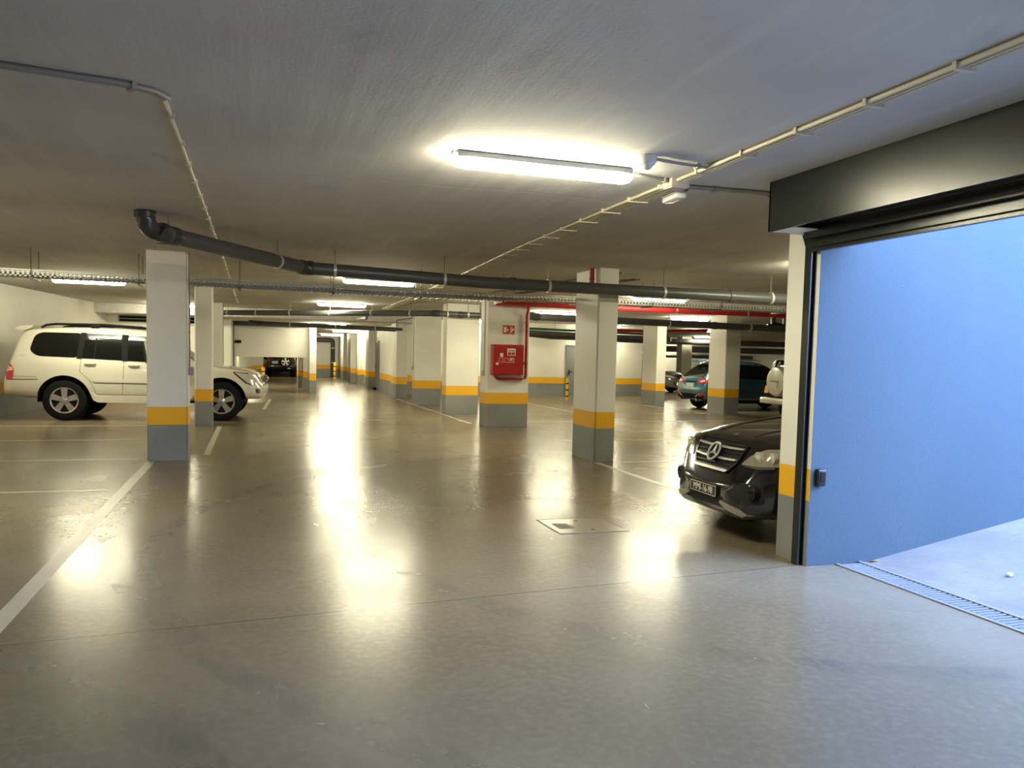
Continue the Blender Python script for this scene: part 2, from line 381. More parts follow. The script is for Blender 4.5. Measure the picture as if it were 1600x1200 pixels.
for y, t in ((9.6, 'first cross line of the left bays from the front'), (12.24, 'left bay line meeting the nearest left column'), (14.85, 'left bay line just in front of the white suv shadow'), (17.55, 'left bay line running under the white suv')):
    fline(((-5.8, y), (-1.5 if y < 17 else -1.2, y)), .07, M['line'], t)
fline(((4.70, 17.7), (4.68, 27.5)), .08, M['line'], 'pale line along the foot of the row of blank columns')
fline(((4.86, 10.95), (4.80, 6.9)), .09, M['line'], 'pale line from the nearest right column to the black car')
for x0, x1, y, t in ((5.25, 9.5, 10.95, 'bay line from the nearest right column toward the black car'), (7.3, 12.5, 15.6, 'bay line to the right behind the nearest right column'), (5.9, 12.5, 18.15, 'bay line right of the fire hose cabinet column'), (5.8, 12.8, 20.7, 'bay line reaching the column in front of the blue suv')):
    fline(((x0, y), (x1, y)), .08, M['line'], t)
fline(((8.7, 25.4), (8.66, 18.3)), .08, M['line'], 'lane line slanting left of the nearest right column in the distance')
fline(((12.6, 20.7), (12.55, 28)), .08, M['line'], 'line beside the column left of the blue suv')
fline(((5.5, 14.0), (8.6, 13.95)), .10, M['yline'], 'faded yellow line right of the nearest right column')
fline(((2.4, 18.8), (3.3, 18.8)), .10, M['yline'], 'faded yellow patch in the middle of the lane')

# ------------------------------------------------------------------ lamps
def make_lamp():
    t = empty('ceiling_light')
    L = .635
    bm = B(); box(bm, -L, -.070, -.046, L, .070, 0, bevel=.012); obj('housing', bm, M['housing'], t, True)
    bm = B(); prev = None; n = 12
    for x, k in ((-L - .012, .35), (-L, .75), (-L + .03, .95), (-L + .06, 1), (L - .06, 1), (L - .03, .95), (L, .75), (L + .012, .35)):
        row = []
        for i in range(n):
            a = PI * i / (n - 1)
            row.append(bm.verts.new((x, .068 * math.cos(a) * (.6 + .4 * k), -.04 - .062 * math.sin(a) ** .8 * k)))
        if prev: bridge(bm, prev, row)
        else: bm.faces.new(row)
        prev = row
    bm.faces.new(prev)
    obj('diffuser', bm, M['tube'], t, True, 60)
    for s in (-1, 1):
        bm = B(); box(bm, s * (L + .001) - .02, -.03, -.03, s * (L + .001) + .02, .03, -.002, bevel=.006); obj('cable_gland', bm, M['housing'], t)
    return t
lamp0 = make_lamp()
def place_lamp(x, y, z, label, rz=0.0, first=[True]):
    if first[0]: o = lamp0; first[0] = False
    else:
        o = lamp0.copy(); COL.objects.link(o)
        for ch in lamp0.children:
            c = ch.copy(); COL.objects.link(c); c.parent = o
    o.location = (x, y, z); o.rotation_euler = (0, 0, rz)
    tag(o, label, 'ceiling light', 'lit fluorescent tube lights on the ceiling')
for a in (
    (1.89, 5.27, CZ, 'nearest large lit tube light, beside the white motion sensor', .02),
    (-3.08, 17.75, CZ, 'lit tube light above the white suv', .0),
    (2.16, 14.75, CZ, 'lit tube light between the long grey pipe and the cable tray over the lane', .1),
    (2.27, 22.3, CZ, 'lit tube light just above the second grey pipe over the lane', .15),
    (2.55, 30.2, LZ, 'lit tube light beside the top edge of the hanging white panel', .0),
    (8.30, 15.7, CZ, 'lit tube light above the red pipe right of the nearest right column', .03),
    (8.45, 22.3, CZ, 'lit tube light half hidden behind the left edge of the nearest right column', .0),
    (12.95, 22.4, CZ, 'lit tube light above the column in front of the blue suv', .0),
    (18.3, 30.8, CZ, 'lit tube light left of the top of the column in front of the blue suv', .0),
    (13.35, 29.6, CZ, 'distant lamp end peeping out right of the nearest right column', .0),
    (8.6, 29.3, CZ, 'lamp end peeping out left of the fire hose cabinet column', .0),
    (4.2, 38.8, LZ, 'nearer of the two small distant lamps over the far lane', .0),
    (4.35, 47.6, LZ, 'farther of the two small distant lamps over the far lane', .0),
    (-2.25, 25.9, CZ, 'lamp glimpsed between the nearest left column and the slim column', .0),
    (23.5, 39.0, CZ, 'far lamp above the roof of the blue suv', .0),
    (-3.9, 8.6, CZ, 'lamp over the near left bays, outside the picture', .0),
    (7.6, 9.2, CZ, 'lamp over the black car, hidden behind the gate pier', .0),
    (-.1, 36.5, LZ, 'lamp hidden behind the hanging panel over the black off-roader', PI / 2),
    (25.6, 46.6, CZ, 'tiny far lamp seen between the two right columns', .0),
    (5.75, 18.35, CZ, 'added unseen fill lamp behind the fire hose cabinet column', PI / 2),  # added fill lamp, out of sight, brightens the next blank column
): place_lamp(*a)

# ------------------------------------------------------------------ pipes
def hang(t, x, y, z, r, top=CZ, m='rod'):
    bm = B(); tube(bm, [(x, y, z + r * .9), (x, y, top + .002)], .006, 6); obj('hanger_rod', bm, M[m], t)
def clampx(t, x, y, z, r, ax=(1, 0, 0)):
    bm = B(); a = Vector(ax).normalized() * .018; p = Vector((x, y, z)); tube(bm, [p - a, p + a], r * 1.1, 20); obj('clamp', bm, M['zinc'], t, True)
def coupling(t, p, ax, r, w=.07, m='pipe2'):
    bm = B(); a = Vector(ax).normalized() * w; p = Vector(p); tube(bm, [p - a, p - a * .8, p + a * .8, p + a], [r * 1.04, r * 1.14, r * 1.14, r * 1.04], 20); obj('coupling', bm, M[m], t, True)

t = empty('drain_pipe', (0, 0, 0), label='long grey drain pipe with dark elbow crossing the ceiling in front of the columns', cat='pipe')
R = .082
p0, p1, p2, p3 = Vector((-.80, 8.92, 2.69)), Vector((.62, 10.75, 2.62)), Vector((3.0, 10.75, 2.55)), Vector((12.0, 10.75, 2.51))
bm = B(); tube(bm, [p0, p1], R, 20); obj('pipe', bm, M['pipe'], t, True)
bm = B(); tube(bm, [p1, p2, p3], R, 20); obj('pipe', bm, M['pipe'], t, True)
dv = (p1 - p0).normalized()
coupling(t, p0 + dv * .02, dv, R, .08); coupling(t, p1 - dv * .02, dv, R, .09); coupling(t, p1 + Vector((.04, 0, 0)), (1, 0, 0), R, .07)
e0 = p0 - dv * .34
bm = B(); tube(bm, [p0 - dv * .05] + arc_pts(p0, e0, (e0.x, e0.y, CZ), .17, 8) + [(e0.x, e0.y, CZ + .003)], R * 1.08, 20); obj('elbow', bm, M['pipe2'], t, True)
coupling(t, (e0.x, e0.y, CZ - .035), (0, 0, 1), R * 1.08, .035); coupling(t, p0 - dv * .11, dv, R * 1.15, .035)
bm = B(); q = p0 - dv * .16; nrm = Vector((dv.y, -dv.x, -.25)).normalized(); tube(bm, [q, q + nrm * .13, q + nrm * .135], [R * 1.05, R * 1.05, R * .9], 20); obj('cleaning_cap', bm, M['pipe2'], t, True)
bm = B(); tube(bm, [p0 - dv * .03 + Vector((0, 0, R)), (p0.x - dv.x * .03, p0.y - dv.y * .03, CZ + .002)], .008, 6); obj('hanger_rod', bm, M['rod'], t)
pl = Vector((.27, 10.3, 2.637)); hang(t, pl.x, pl.y, pl.z, R); clampx(t, pl.x, pl.y, pl.z, R, dv)
for x in (1.0, 2.45, 3.95, 5.75, 7.6, 9.4):
    z = 2.55 + (3.0 - x) / 2.38 * .07 if x < 3 else 2.55 - (x - 3) / 9 * .04
    hang(t, x, 10.75, z, R); clampx(t, x, 10.75, z, R)
coupling(t, (3.42, 10.75, 2.548), (1, 0, 0), R, .05, 'pipe'); coupling(t, (6.9, 10.75, 2.533), (1, 0, 0), R, .05, 'pipe')

t = empty('drain_pipe', (0, 0, 0), label='second grey drain pipe over the lane ending behind the fire hose cabinet column', cat='pipe')
R = .075
q0, q1, q2 = Vector((-1.15, 25.35, 2.63)), Vector((4.45, 20.42, 2.60)), Vector((5.78, 20.40, 2.585))
bm = B(); tube(bm, [q0, q1, q2], R, 16); obj('pipe', bm, M['pipe'], t, True)
for k in (.08, .22, .38, .56, .74, .9): p = q0.lerp(q1, k); hang(t, p.x, p.y, p.z, R); clampx(t, p.x, p.y, p.z, R, q1 - q0)
for x in (4.75, 5.3): hang(t, x, 20.41, 2.595, R); clampx(t, x, 20.41, 2.595, R)
coupling(t, q1, (1, -.4, 0), R, .1); coupling(t, (5.1, 20.41, 2.59), (1, 0, 0), R, .07)
bm = B(); p = q0.lerp(q1, .72); tube(bm, [p, p + Vector((.05, .5, -.12)), p + Vector((-.1, 1.2, -.12))], .04, 10); obj('branch_pipe', bm, M['pipe'], t, True)

t = empty('drain_pipe', (0, 0, 0), label='third grey drain pipe with black elbow right of the fire hose cabinet column', cat='pipe')
R = .09
c0 = Vector((6.05, 18.9, 2.57)); c1 = Vector((6.75, 19.2, 2.55)); c2 = Vector((15.5, 19.3, 2.46))
bm = B(); tube(bm, [c1, c2], R, 18); obj('pipe', bm, M['pipe'], t, True)
bm = B(); tube(bm, [(c0.x, c0.y, CZ + .003), (c0.x, c0.y, 2.7)] + arc_pts((c0.x, c0.y, 2.9), c0, c1, .16, 6) + [c1], R * 1.08, 18); obj('elbow', bm, M['pipe2'], t, True)
coupling(t, c1, (1, .1, 0), R, .08)
for x in (8.4, 10.5, 13.0): z = 2.55 - (x - 6.75) / 8.75 * .09; hang(t, x, 19.25, z, R); clampx(t, x, 19.25, z, R)
coupling(t, (11.9, 19.27, 2.497), (1, 0, 0), R, .06, 'pipe')

t = empty('drain_pipe', (0, 0, 0), label='grey pipe crossing the far lane below the dropped ceiling', cat='pipe')
a0, a1 = Vector((.35, 29.6, 2.50)), Vector((4.68, 27.95, 2.38))
bm = B(); tube(bm, [a0, a1], .075, 14); obj('pipe', bm, M['pipe'], t, True)
bm = B(); tube(bm, [(-.1, 29.8, LZ + .002), (-.1, 29.8, 2.55), (.05, 29.72, 2.51), a0], .078, 14); obj('elbow', bm, M['pipe2'], t, True)
for k in (.2, .55, .85): p = a0.lerp(a1, k); hang(t, p.x, p.y, p.z, .075, LZ); clampx(t, p.x, p.y, p.z, .075, a1 - a0)

t = empty('drain_pipe', (0, 0, 0), label='black pipe dropping down the far end wall behind the striped guard', cat='pipe')
bm = B(); tube(bm, [(3.2, 51.2, 2.3), (4.45, 51.2, 2.3)] + [(4.62, 51.2, 2.28), (4.68, 51.2, 2.2)] + [(4.68, 51.2, .0)], .13, 12); obj('pipe', bm, M['pipe2'], t, True)
for z in (.9, 1.8): bm = B(); tube(bm, [(4.68, 51.2, z - .03), (4.68, 51.2, z + .03)], .15, 12); obj('clamp', bm, M['zinc'], t, True)
bm = B(); tube(bm, [(3.3, 51.2, 2.4), (3.3, 51.2, LZ + .002)], .01, 6); obj('hanger_rod', bm, M['rod'], t)

t = empty('drain_pipe', (0, 0, 0), label='thick dark pipe bundle along the top of the grey door wall', cat='pipe')
bm = B(); tube(bm, [(9.0, 27.6, 2.42), (10.0, 27.9, 2.40), (15.6, 28.6, 2.34), (16.4, 30, 2.34)], .10, 14); obj('pipe', bm, M['pipe'], t, True)
bm = B(); tube(bm, [(8.6, 27.3, 2.36), (10.4, 27.9, 2.25), (15.4, 28.5, 2.20)], .05, 10); obj('pipe', bm, M['pipe2'], t, True)
bm = B(); tube(bm, [(8.4, 27.6, 2.58), (10.0, 27.9, 2.56), (15.4, 28.3, 2.5)], .045, 10); obj('pipe', bm, M['green'], t, True).__setitem__('label', 'green pipe')
for x in (10.6, 12.2, 13.8): hang(t, x, 28.05 + (x - 10.6) * .1, 2.40, .06); 
# dim pipes at the back right
for i, (x0, y0, x1, y1, z, rr_, lab) in enumerate(((17, 40, 31.7, 38.5, 2.55, .16, 'upper dark pipe across the dim right hall'), (17, 44, 31.7, 43, 2.2, .18, 'thick dark pipe below it across the dim right hall'), (17, 47, 31.7, 46.6, 1.8, .12, 'lowest dark pipe by the far right wall'))):
    t = empty('drain_pipe', (0, 0, 0), label=lab, cat='pipe')
    bm = B(); tube(bm, [(x0, y0, z), (x1, y1, z)], rr_, 14); obj('pipe', bm, M['pipe'], t, True)
    for k in (.1, .3, .5, .7, .9): hang(t, x0 + (x1 - x0) * k, y0 + (y1 - y0) * k, z, rr_)
t = empty('duct_bank', (0, 0, 0), label='row of dark pipe stubs under the ceiling right of the column by the blue suv', cat='pipe')
for k in range(6):
    bm = B(); x = 14.9 + k * .42; tube(bm, [(x, 20.9, CZ), (x, 20.9, 2.72), (x + .12, 20.9, 2.66), (x + .3, 20.9, 2.64)], .075, 12); obj('pipe_stub', bm, M['pipe2'], t, True)
bm = B(); tube(bm, [(14.7, 20.9, 2.62), (18.5, 20.9, 2.6)], .07, 12); obj('pipe', bm, M['pipe2'], t, True)

# red fire main
t = empty('fire_pipe', (0, 0, 0), label='red fire water pipe running right from the hose cabinet column', cat='pipe')
R = .062; z0 = 2.69
bm = B(); tube(bm, [(4.95, 16.70, z0), (5.6, 16.72, z0), (13.2, 16.74, z0 - .01)], R, 16); obj('pipe', bm, M['red'], t, True)
bm = B(); tube(bm, [(4.98, 16.70, z0 + .01), (5.0, 16.5, z0 + .03), (6.3, 14.6, z0 + .03)], .035, 10); obj('branch_pipe', bm, M['red'], t, True)
for x in (5.25, 7.0, 7.9, 9.3, 11.2): hang(t, x, 16.735, z0, R); clampx(t, x, 16.735, z0, R)
coupling(t, (4.97, 16.70, z0), (1, 0, 0), R, .04, 'red')
for x in (7.25, 9.9): coupling(t, (x, 16.735, z0), (1, 0, 0), R, .05, 'red')
bm = B(); dr = [(5.71, 16.76, z0), (5.71, 16.80, 2.52), (5.71, 16.86, 2.46), (5.71, 16.86, 1.12), (5.69, 16.86, 1.07), (5.62, 16.86, 1.05), (5.13, 16.86, 1.05), (5.04, 16.86, 1.07), (5.015, 16.86, 1.11), (5.015, 16.86, 1.13)]
tube(bm, dr, .028, 12); obj('riser_pipe', bm, M['red'], t, True)
for z in (2.3, 1.42): bm = B(); box(bm, 5.67, 16.86, z - .012, 5.75, 16.922, z + .012); obj('clamp', bm, M['zinc'], t)
t = empty('fire_pipe', (0, 0, 0), label='short red riser at the top of the nearest right column, above the long grey pipe', cat='pipe')
bm = B(); tube(bm, [(4.80, 11.2, 2.88), (4.80, 11.2, 2.64)], .035, 12); obj('pipe', bm, M['red'], t, True)
coupling(t, (4.80, 11.2, 2.72), (0, 0, 1), .035, .02, 'red')
t = empty('fire_pipe', (0, 0, 0), label='distant red pipe between the two right columns', cat='pipe')
bm = B(); tube(bm, [(12.2, 27.0, 2.58), (14.2, 28.0, 2.62), (17.2, 28.4, 2.74)], .06, 12); obj('pipe', bm, M['red'], t, True)
for x, y in ((13.0, 27.4), (15.5, 28.15)): hang(t, x, y, 2.6, .05)

# hose cabinet, sign
t = empty('fire_hose_cabinet', (5.262, 16.92, 1.475), label='red fire hose cabinet with safety stickers on the wide column', cat='fire cabinet')
t.scale = (1.05, 1, .95)
bm = B(); box(bm, -.33, -.20, -.345, .33, -.0, .34, bevel=.008); obj('cabinet_body', bm, M['red'], t)
bm = B(); box(bm, -.315, -.212, -.33, .322, -.199, .327, bevel=.004); dr = obj('door', bm, M['red'], t)
def sticker(name, x0, z0, x1, z1, m, parent, y=-.214, lab=None):
    bm = B(); box(bm, x0, y, z0, x1, y + .003, z1); o = obj(name, bm, m, parent)
    if lab: o['label'] = lab
    return o
s = sticker('sticker', -.03, .09, .15, .255, M['signwhite'], dr, lab='white framed notice')
for a in ((-.015, .105, .055, .165), (.065, .105, .135, .165), (-.01, .19, .05, .21), (.06, .19, .13, .21)): sticker('printed_panel', *a, M['signred'], dr, y=-.216)
sticker('sticker', -.185, .06, -.115, .145, M['signwhite'], dr)
for x in (-.21, -.095, .025):
    sticker('sticker', x, -.07, x + .095, .04, M['signwhite'] if x > 0 else M['lamp_pink'], dr, lab='small square pictogram')
    sticker('printed_panel', x + .01, -.06, x + .085, .03, M['signred'], dr, y=-.216)
sticker('printed_panel', .04, -.02, .085, .02, M['signwhite'], dr, y=-.2175)
bm = B(); box(bm, -.27, -.225, -.125, -.215, -.205, -.07, bevel=.004); o = obj('latch', bm, M['signwhite'], dr); o['label'] = 'pale latch plate'
t = empty('fire_sign', (5.315, 16.92, 2.125), label='red and white hose reel sign above the fire cabinet', cat='sign')
bm = B(); box(bm, -.13, -.012, -.095, .13, 0, .095, bevel=.002); obj('sign_panel', bm, M['signred'], t)
def glyph(pts, nm='pictogram'):
    bm = B(); prism(bm, pts, 'y', -.015, -.0115); obj(nm, bm, M['signwhite'], t)
glyph([(.03, -.088), (.038, -.088), (.038, .088), (.03, .088)], 'divider')
glyph([(-.115, -.06), (-.05, -.06), (-.05, .06), (-.115, .06)]); glyph([(-.04, -.015), (-.018, -.03), (-.005, -.005), (-.02, .02), (-.04, .015)])
glyph([(.055, -.065), (.075, -.07), (.085, -.02), (.11, -.01), (.122, .02), (.10, .03), (.08, .02), (.075, .07), (.058, .06)])

# ------------------------------------------------------------------ cable tray
t = empty('cable_tray', (0, 0, 0), label='long galvanised mesh cable tray hung under the ceiling across the hall', cat='cable tray')
xa, xb = -6.2, 15.5
def tz(x): return 2.478 - .006 * (x + 2) if x < 4 else 2.47
def tray_seg(bm, y0, y1, z0, z1):
    for a, b in ((xa, 4.0), (4.0, xb)):
        za, zb = tz(a), tz(b)
        vs = [bm.verts.new(p) for p in ((a, y0, za + z0), (a, y1, za + z0), (a, y1, za + z1), (a, y0, za + z1))]
        ws = [bm.verts.new(p) for p in ((b, y0, zb + z0), (b, y1, zb + z0), (b, y1, zb + z1), (b, y0, zb + z1))]
        bridge(bm, vs, ws); bm.faces.new(vs); bm.faces.new(ws)
for y in (12.62, 12.97):
    bm = B(); tray_seg(bm, y, y + .006, .0, .02); tray_seg(bm, y, y + .006, .078, .10)
    x = xa
    while x < xb: box(bm, x, y, tz(x) + .01, x + .030, y + .006, tz(x) + .085); x += .06
    o = obj('side_rail', bm, M['zinc'], t)
bm = B(); x = xa
while x < xb: box(bm, x, 12.62, tz(x) - .003, x + .010, 12.975, tz(x) + .004); x += .11
for y in (12.70, 12.79, 12.88): tray_seg(bm, y, y + .006, -.003, .004)
obj('mesh_floor', bm, M['zinc'], t)
bm = B()
for y, r_ in ((12.68, .014), (12.74, .018), (12.82, .016), (12.90, .015)): tube(bm, [(xa, y, tz(xa) + .022), (4, y, tz(4) + .022), (xb, y, tz(xb) + .022)], r_, 6)
obj('cables', bm, M['black'], t)
x = -5.6
while x < xb - .3:
    bm = B(); box(bm, x - .02, 12.57, tz(x) - .028, x + .02, 13.03, tz(x) - .004); obj('bracket', bm, M['rod'], t)
    for y in (12.585, 13.01): bm = B(); tube(bm, [(x, y, tz(x) - .02), (x, y, CZ + .002)], .006, 6); obj('hanger_rod', bm, M['rod'], t)
    x += 1.35

# conduit runs
def path_at(pts, s):
    for a, b in zip(pts, pts[1:]):
        a, b = Vector(a), Vector(b); L = (b - a).length
        if s <= L: return a + (b - a) * s / L, (b - a).normalized()
        s -= L
    return Vector(pts[-1]), (Vector(pts[-1]) - Vector(pts[-2])).normalized()
def bundle(name, label, pts, offs, r, step, m='conduit', clip=True, w0=-.02, w1=None, near=None):
    t = empty(name, (0, 0, 0), label=label, cat='conduit')
    for off in offs:
        bm = B(); pp = []
        for i, p in enumerate(pts):
            p = Vector(p); dvx = (Vector(pts[min(i + 1, len(pts) - 1)]) - Vector(pts[max(i - 1, 0)])); n = Vector((dvx.y, -dvx.x, 0)).normalized()
            pp.append(p + n * off)
        if near and off > near[0]: pp = [p for p in pp if p.y > near[1]]
        tube(bm, pp, r, 8); obj('conduit', bm, M[m], t, True)
    tot = sum((Vector(b) - Vector(a)).length for a, b in zip(pts, pts[1:]))
    s = step * .5
    w1 = w1 if w1 is not None else offs[-1] + .03
    while clip and s < tot:
        p, d_ = path_at(pts, s); n = Vector((d_.y, -d_.x, 0)); bm = B()
        a = p + n * w0; b = p + n * (w1 if not near or p.y > near[1] else near[0] + .028)
        vs = []
        for q, h in ((a, -r * 1.6), (b, -r * 1.6)):
            for sd in (-1, 1): vs += [bm.verts.new(q + d_ * .012 * sd + Vector((0, 0, h))), bm.verts.new(Vector((q.x + d_.x * .012 * sd, q.y + d_.y * .012 * sd, CZ - .0005)))]
        bmesh.ops.convex_hull(bm, input=vs); obj('clip', bm, M[m], t)
        s += step
    return t
zc = CZ - .016
bundle('conduit_bundle', 'wide bundle of cream cable conduits running along the ceiling from the right foreground', [(2.93, 1.5, zc), (2.94, 4.0, zc), (2.955, 5.45, zc), (2.97, 6.5, zc), (3.05, 9.5, zc), (3.25, 13.2, zc), (3.46, 18, zc), (3.62, 24, zc)], [0, .036, .064, .10, .132], .0125, .55, near=(.07, 5.4))
bundle('conduit', 'thin cream conduit running down the ceiling left of the lane', [(-.45, 4.72, zc), (-.42, 12.0, zc), (-.42, 24, zc)], [0], .011, .62, w0=-.022, w1=.022)
bundle('conduit', 'flat cream conduit entering from the upper left edge of the ceiling', [(-3.2, 4.28, zc), (-1.14, 4.47, zc), (-.62, 4.55, zc), (-.5, 4.62, zc), (-.45, 4.72, zc)], [0, .028], .013, .75, m='graycond', w0=-.022, w1=.05)
bundle('conduit', 'grey conduit from the junction box to the shutter housing', [(3.12, 5.56, zc), (3.655, 5.53, zc), (3.95, 5.53, zc)], [0, .022], .013, .5, m='graycond', w0=-.02, w1=.045)
for (a, b), lab in (
    (((2.52, 4.87), (2.97, 4.95)), 'short conduit between the motion sensor and the bundle'), (((2.54, 5.30), (2.93, 5.42)), 'short conduit between the nearest lamp and the junction box'),
    (((5.4, 11.4), (3.9, 22.0)), 'dark thin conduit slanting left from behind the nearest right column'), (((6.0, 12.2), (5.2, 16.4)), 'pair of dark thin conduits above the red pipe'),
    (((2.85, 14.8), (3.3, 15.0)), 'short conduit at the right end of the lamp over the cable tray'), (((-2.4, 17.8), (-1.2, 18.6)), 'conduit leading right from the lamp above the white suv'),
    ):
    bundle('conduit', lab, [(*a, zc), ((a[0] + b[0]) / 2, (a[1] + b[1]) / 2 + .01, zc), (*b, zc)], [0] if 'pair' not in lab else [0, .1], .011, .7, m='rod' if 'dark' in lab else 'graycond', w0=-.02, w1=.02)

def drop(x, y, z0, z1, zbx, label, dx=.014):
    t = empty('socket', (x, y, zbx), label=label, cat='socket')
    bm = B(); tube(bm, [(dx, 0, z1 - zbx), (dx, 0, .04)], .011, 8); obj('conduit', bm, M['graycond'], t, True)
    bm = B(); box(bm, -.0, -.045, -.06, .07, .045, .06, bevel=.012); obj('socket_box', bm, M['greyplastic'], t, True)
    for k in (.3, .7): z = .05 + (z1 - zbx) * k; bm = B(); box(bm, -.002, -.02, z - .01, .028, .02, z + .01); obj('clip', bm, M['graycond'], t)
drop(-.872, 12.2, 0, CZ, 1.24, 'grey socket with conduit on the side of the nearest left column')
drop(-.845, 24.6, 0, CZ, .99, 'grey socket with conduit on the left column beyond the white suv bonnet')
def drop2(x, y, z1, zbx, label):
    t = empty('socket', (x, y, zbx), label=label, cat='socket')
    bm = B(); tube(bm, [(-.014, 0, z1 - zbx), (-.014, 0, .04)], .011, 8); obj('conduit', bm, M['graycond'], t, True)
    bm = B(); box(bm, -.07, -.045, -.06, 0, .045, .06, bevel=.012); obj('socket_box', bm, M['greyplastic'], t, True)
drop2(4.84, 17.1, CZ, 1.17, 'grey socket with conduit on the left edge of the fire cabinet column')
drop2(4.71, 24.7, CZ, 1.12, 'grey socket with conduit on the shaded blank column')
# switch box on the far column and its drop
t = empty('junction_box', (4.62, 26.9, 2.36), label='small dark box on a bent conduit by the dropped ceiling edge', cat='junction box')
bm = B(); box(bm, -.11, -.05, -.045, .11, .05, .045, bevel=.008); obj('box_body', bm, M['pipe2'], t)
bm = B(); tube(bm, [(-.08, 0, .04), (-.08, 0, .30), (.3, -.6, .36), (.6, -1.4, .50)], .014, 8); obj('conduit', bm, M['rod'], t, True)

# sensor, junction box, emergency lamp
t = empty('motion_sensor', (2.46, 4.88, CZ), label='white round motion sensor on the ceiling beside the nearest lamp', cat='sensor')
bm = B(); lathe(bm, [(.062, 0), (.064, -.01), (.058, -.045), (.048, -.06), (.03, -.062)], 28, 'z'); obj('sensor_body', bm, M['plastic'], t, True)
bm = B(); lathe(bm, [(.034, -.058), (.033, -.07), (.026, -.084), (.014, -.09), (.003, -.092)], 24, 'z'); obj('sensor_lens', bm, M['lens'], t, True)
t = empty('junction_box', (2.98, 5.43, CZ), label='square beige junction box on the conduit bundle', cat='junction box')
bm = B(); box(bm, -.075, -.07, -.06, .075, .07, 0, bevel=.006); obj('box_body', bm, M['beige'], t)
bm = B(); box(bm, -.068, -.063, -.07, .068, .063, -.058, bevel=.004); obj('lid', bm, M['beige'], t)
t = empty('emergency_light', (3.17, 5.80, CZ), rz=1.52, label='small rectangular emergency light under the conduit bundle', cat='emergency light')
bm = B(); box(bm, -.14, -.05, -.035, .14, .05, 0, bevel=.008); obj('housing', bm, M['greyplastic'], t)
bm = B(); box(bm, -.13, -.045, -.075, .13, .045, -.034, bevel=.014); obj('cover', bm, M['lens'], t, True)
bm = B(); tube(bm, [(-.13, -.02, -.01), (-.2, -.03, -.012), (-.26, .0, -.01)], .009, 8); obj('cable', bm, M['black'], t, True)

# ------------------------------------------------------------------ gate: shutter box, rail, rolled curtain, photocell
t = empty('roller_shutter', (0, 0, 0), label='dark roller shutter housing with rail at the gate on the right', cat='roller shutter')
bm = B(); box(bm, 3.655, -2.9, 2.515, 3.672, 5.235, CZ + .002); box(bm, 3.655, 5.22, 2.515, 4.02, 5.235, CZ + .002); box(bm, 3.655, -2.9, 2.515, 4.02, -2.885, CZ + .002)
obj('housing', bm, M['shutter'], t)
bm = B(); box(bm, 3.672, 4.98, 2.515, 4.018, 5.22, 2.522); o = obj('end_soffit', bm, M['white'], t); o['label'] = 'pale soffit plate under the housing end'
bm = B(); tube(bm, [(3.85, -2.8, 2.69), (3.85, 5.0, 2.69)], .135, 28); obj('rolled_curtain', bm, M['shutter_black'], t, True)
bm = B(); prism(bm, [(3.955, 2.56), (3.975, 2.56), (3.985, 2.50), (3.985, 2.41), (4.0, 2.395), (4.0, 2.375), (3.955, 2.375), (3.955, 2.395), (3.968, 2.41), (3.968, 2.50)], 'y', -2.8, 5.15)
obj('bottom_bar', bm, M['shutter'], t)
bm = B(); box(bm, 3.90, -2.8, 2.47, 3.95, 5.14, 2.53); obj('weather_bar', bm, M['shutter_black'], t)
bm = B()
box(bm, 3.972, 5.135, 0, 3.982, 5.21, 2.42); box(bm, 3.982, 5.20, 0, 4.0185, 5.21, 2.42); box(bm, 4.010, 5.135, 0, 4.0185, 5.20, 2.42)
prism(bm, [(5.135, 2.42), (5.21, 2.42), (5.255, 2.515), (5.18, 2.515)], 'x', 3.972, 3.982)
obj('guide_rail', bm, M['shutter'], t)
bm = B(); box(bm, 3.983, 5.15, 0, 4.009, 5.199, 2.42); obj('rail_gap_shade', bm, M['black'], t)  # black filler stands in for the shade inside the rail channel
t = empty('photocell', (4.095, 5.09, .685), label='small black photocell box on the blue ramp wall', cat='photocell')
bm = B(); box(bm, -.035, -.045, -.065, .035, .002, .065, bevel=.01); obj('photocell_body', bm, M['gloss_black'], t, True)
bm = B(); box(bm, -.022, -.049, -.03, .022, -.044, .05, bevel=.004); obj('photocell_window', bm, M['glass'], t)

# drain grate and manhole
t = empty('drain_grate', (0, 0, 0), label='long slotted steel drain grate across the gate threshold', cat='drain grate')
bm = B(); box(bm, 4.28, -2.75, 0, 4.31, 5.085, .009); box(bm, 4.49, -2.75, 0, 4.52, 5.085, .016); obj('frame', bm, M['grate'], t)
bm = B(); box(bm, 4.31, -2.75, 0, 4.49, 5.085, .003); obj('channel', bm, M['gratedark'], t)
bm = B(); y = -2.7
while y < 5.06: box(bm, 4.31, y, .002, 4.49, y + .016, .011); y += .042
obj('grating', bm, M['grate'], t)
t = empty('manhole_cover', (2.9, 6.84, 0), label='square concrete filled manhole cover in the floor near the black car', cat='manhole cover')
bm = B()
for a in ((-.335, -.32, .335, -.308), (-.335, .308, .335, .32), (-.335, -.308, -.323, .308), (.323, -.308, .335, .308)): box(bm, a[0], a[1], 0, a[2], a[3], .004)
obj('frame', bm, M['rod'], t)
bm = B(); box(bm, -.322, -.307, 0, .322, .307, .003); obj('cover_plate', bm, M['gcover'], t)
bm = B(); box(bm, -.26, -.12, .003, -.12, .10, .0045); o = obj('maker_plate', bm, M['rod'], t)
for x, y in ((.02, .2), (.03, -.2)): bm = B(); tube(bm, [(x, y, .0025), (x, y, .0042)], .018, 12); obj('lifting_hole', bm, M['black'], t)

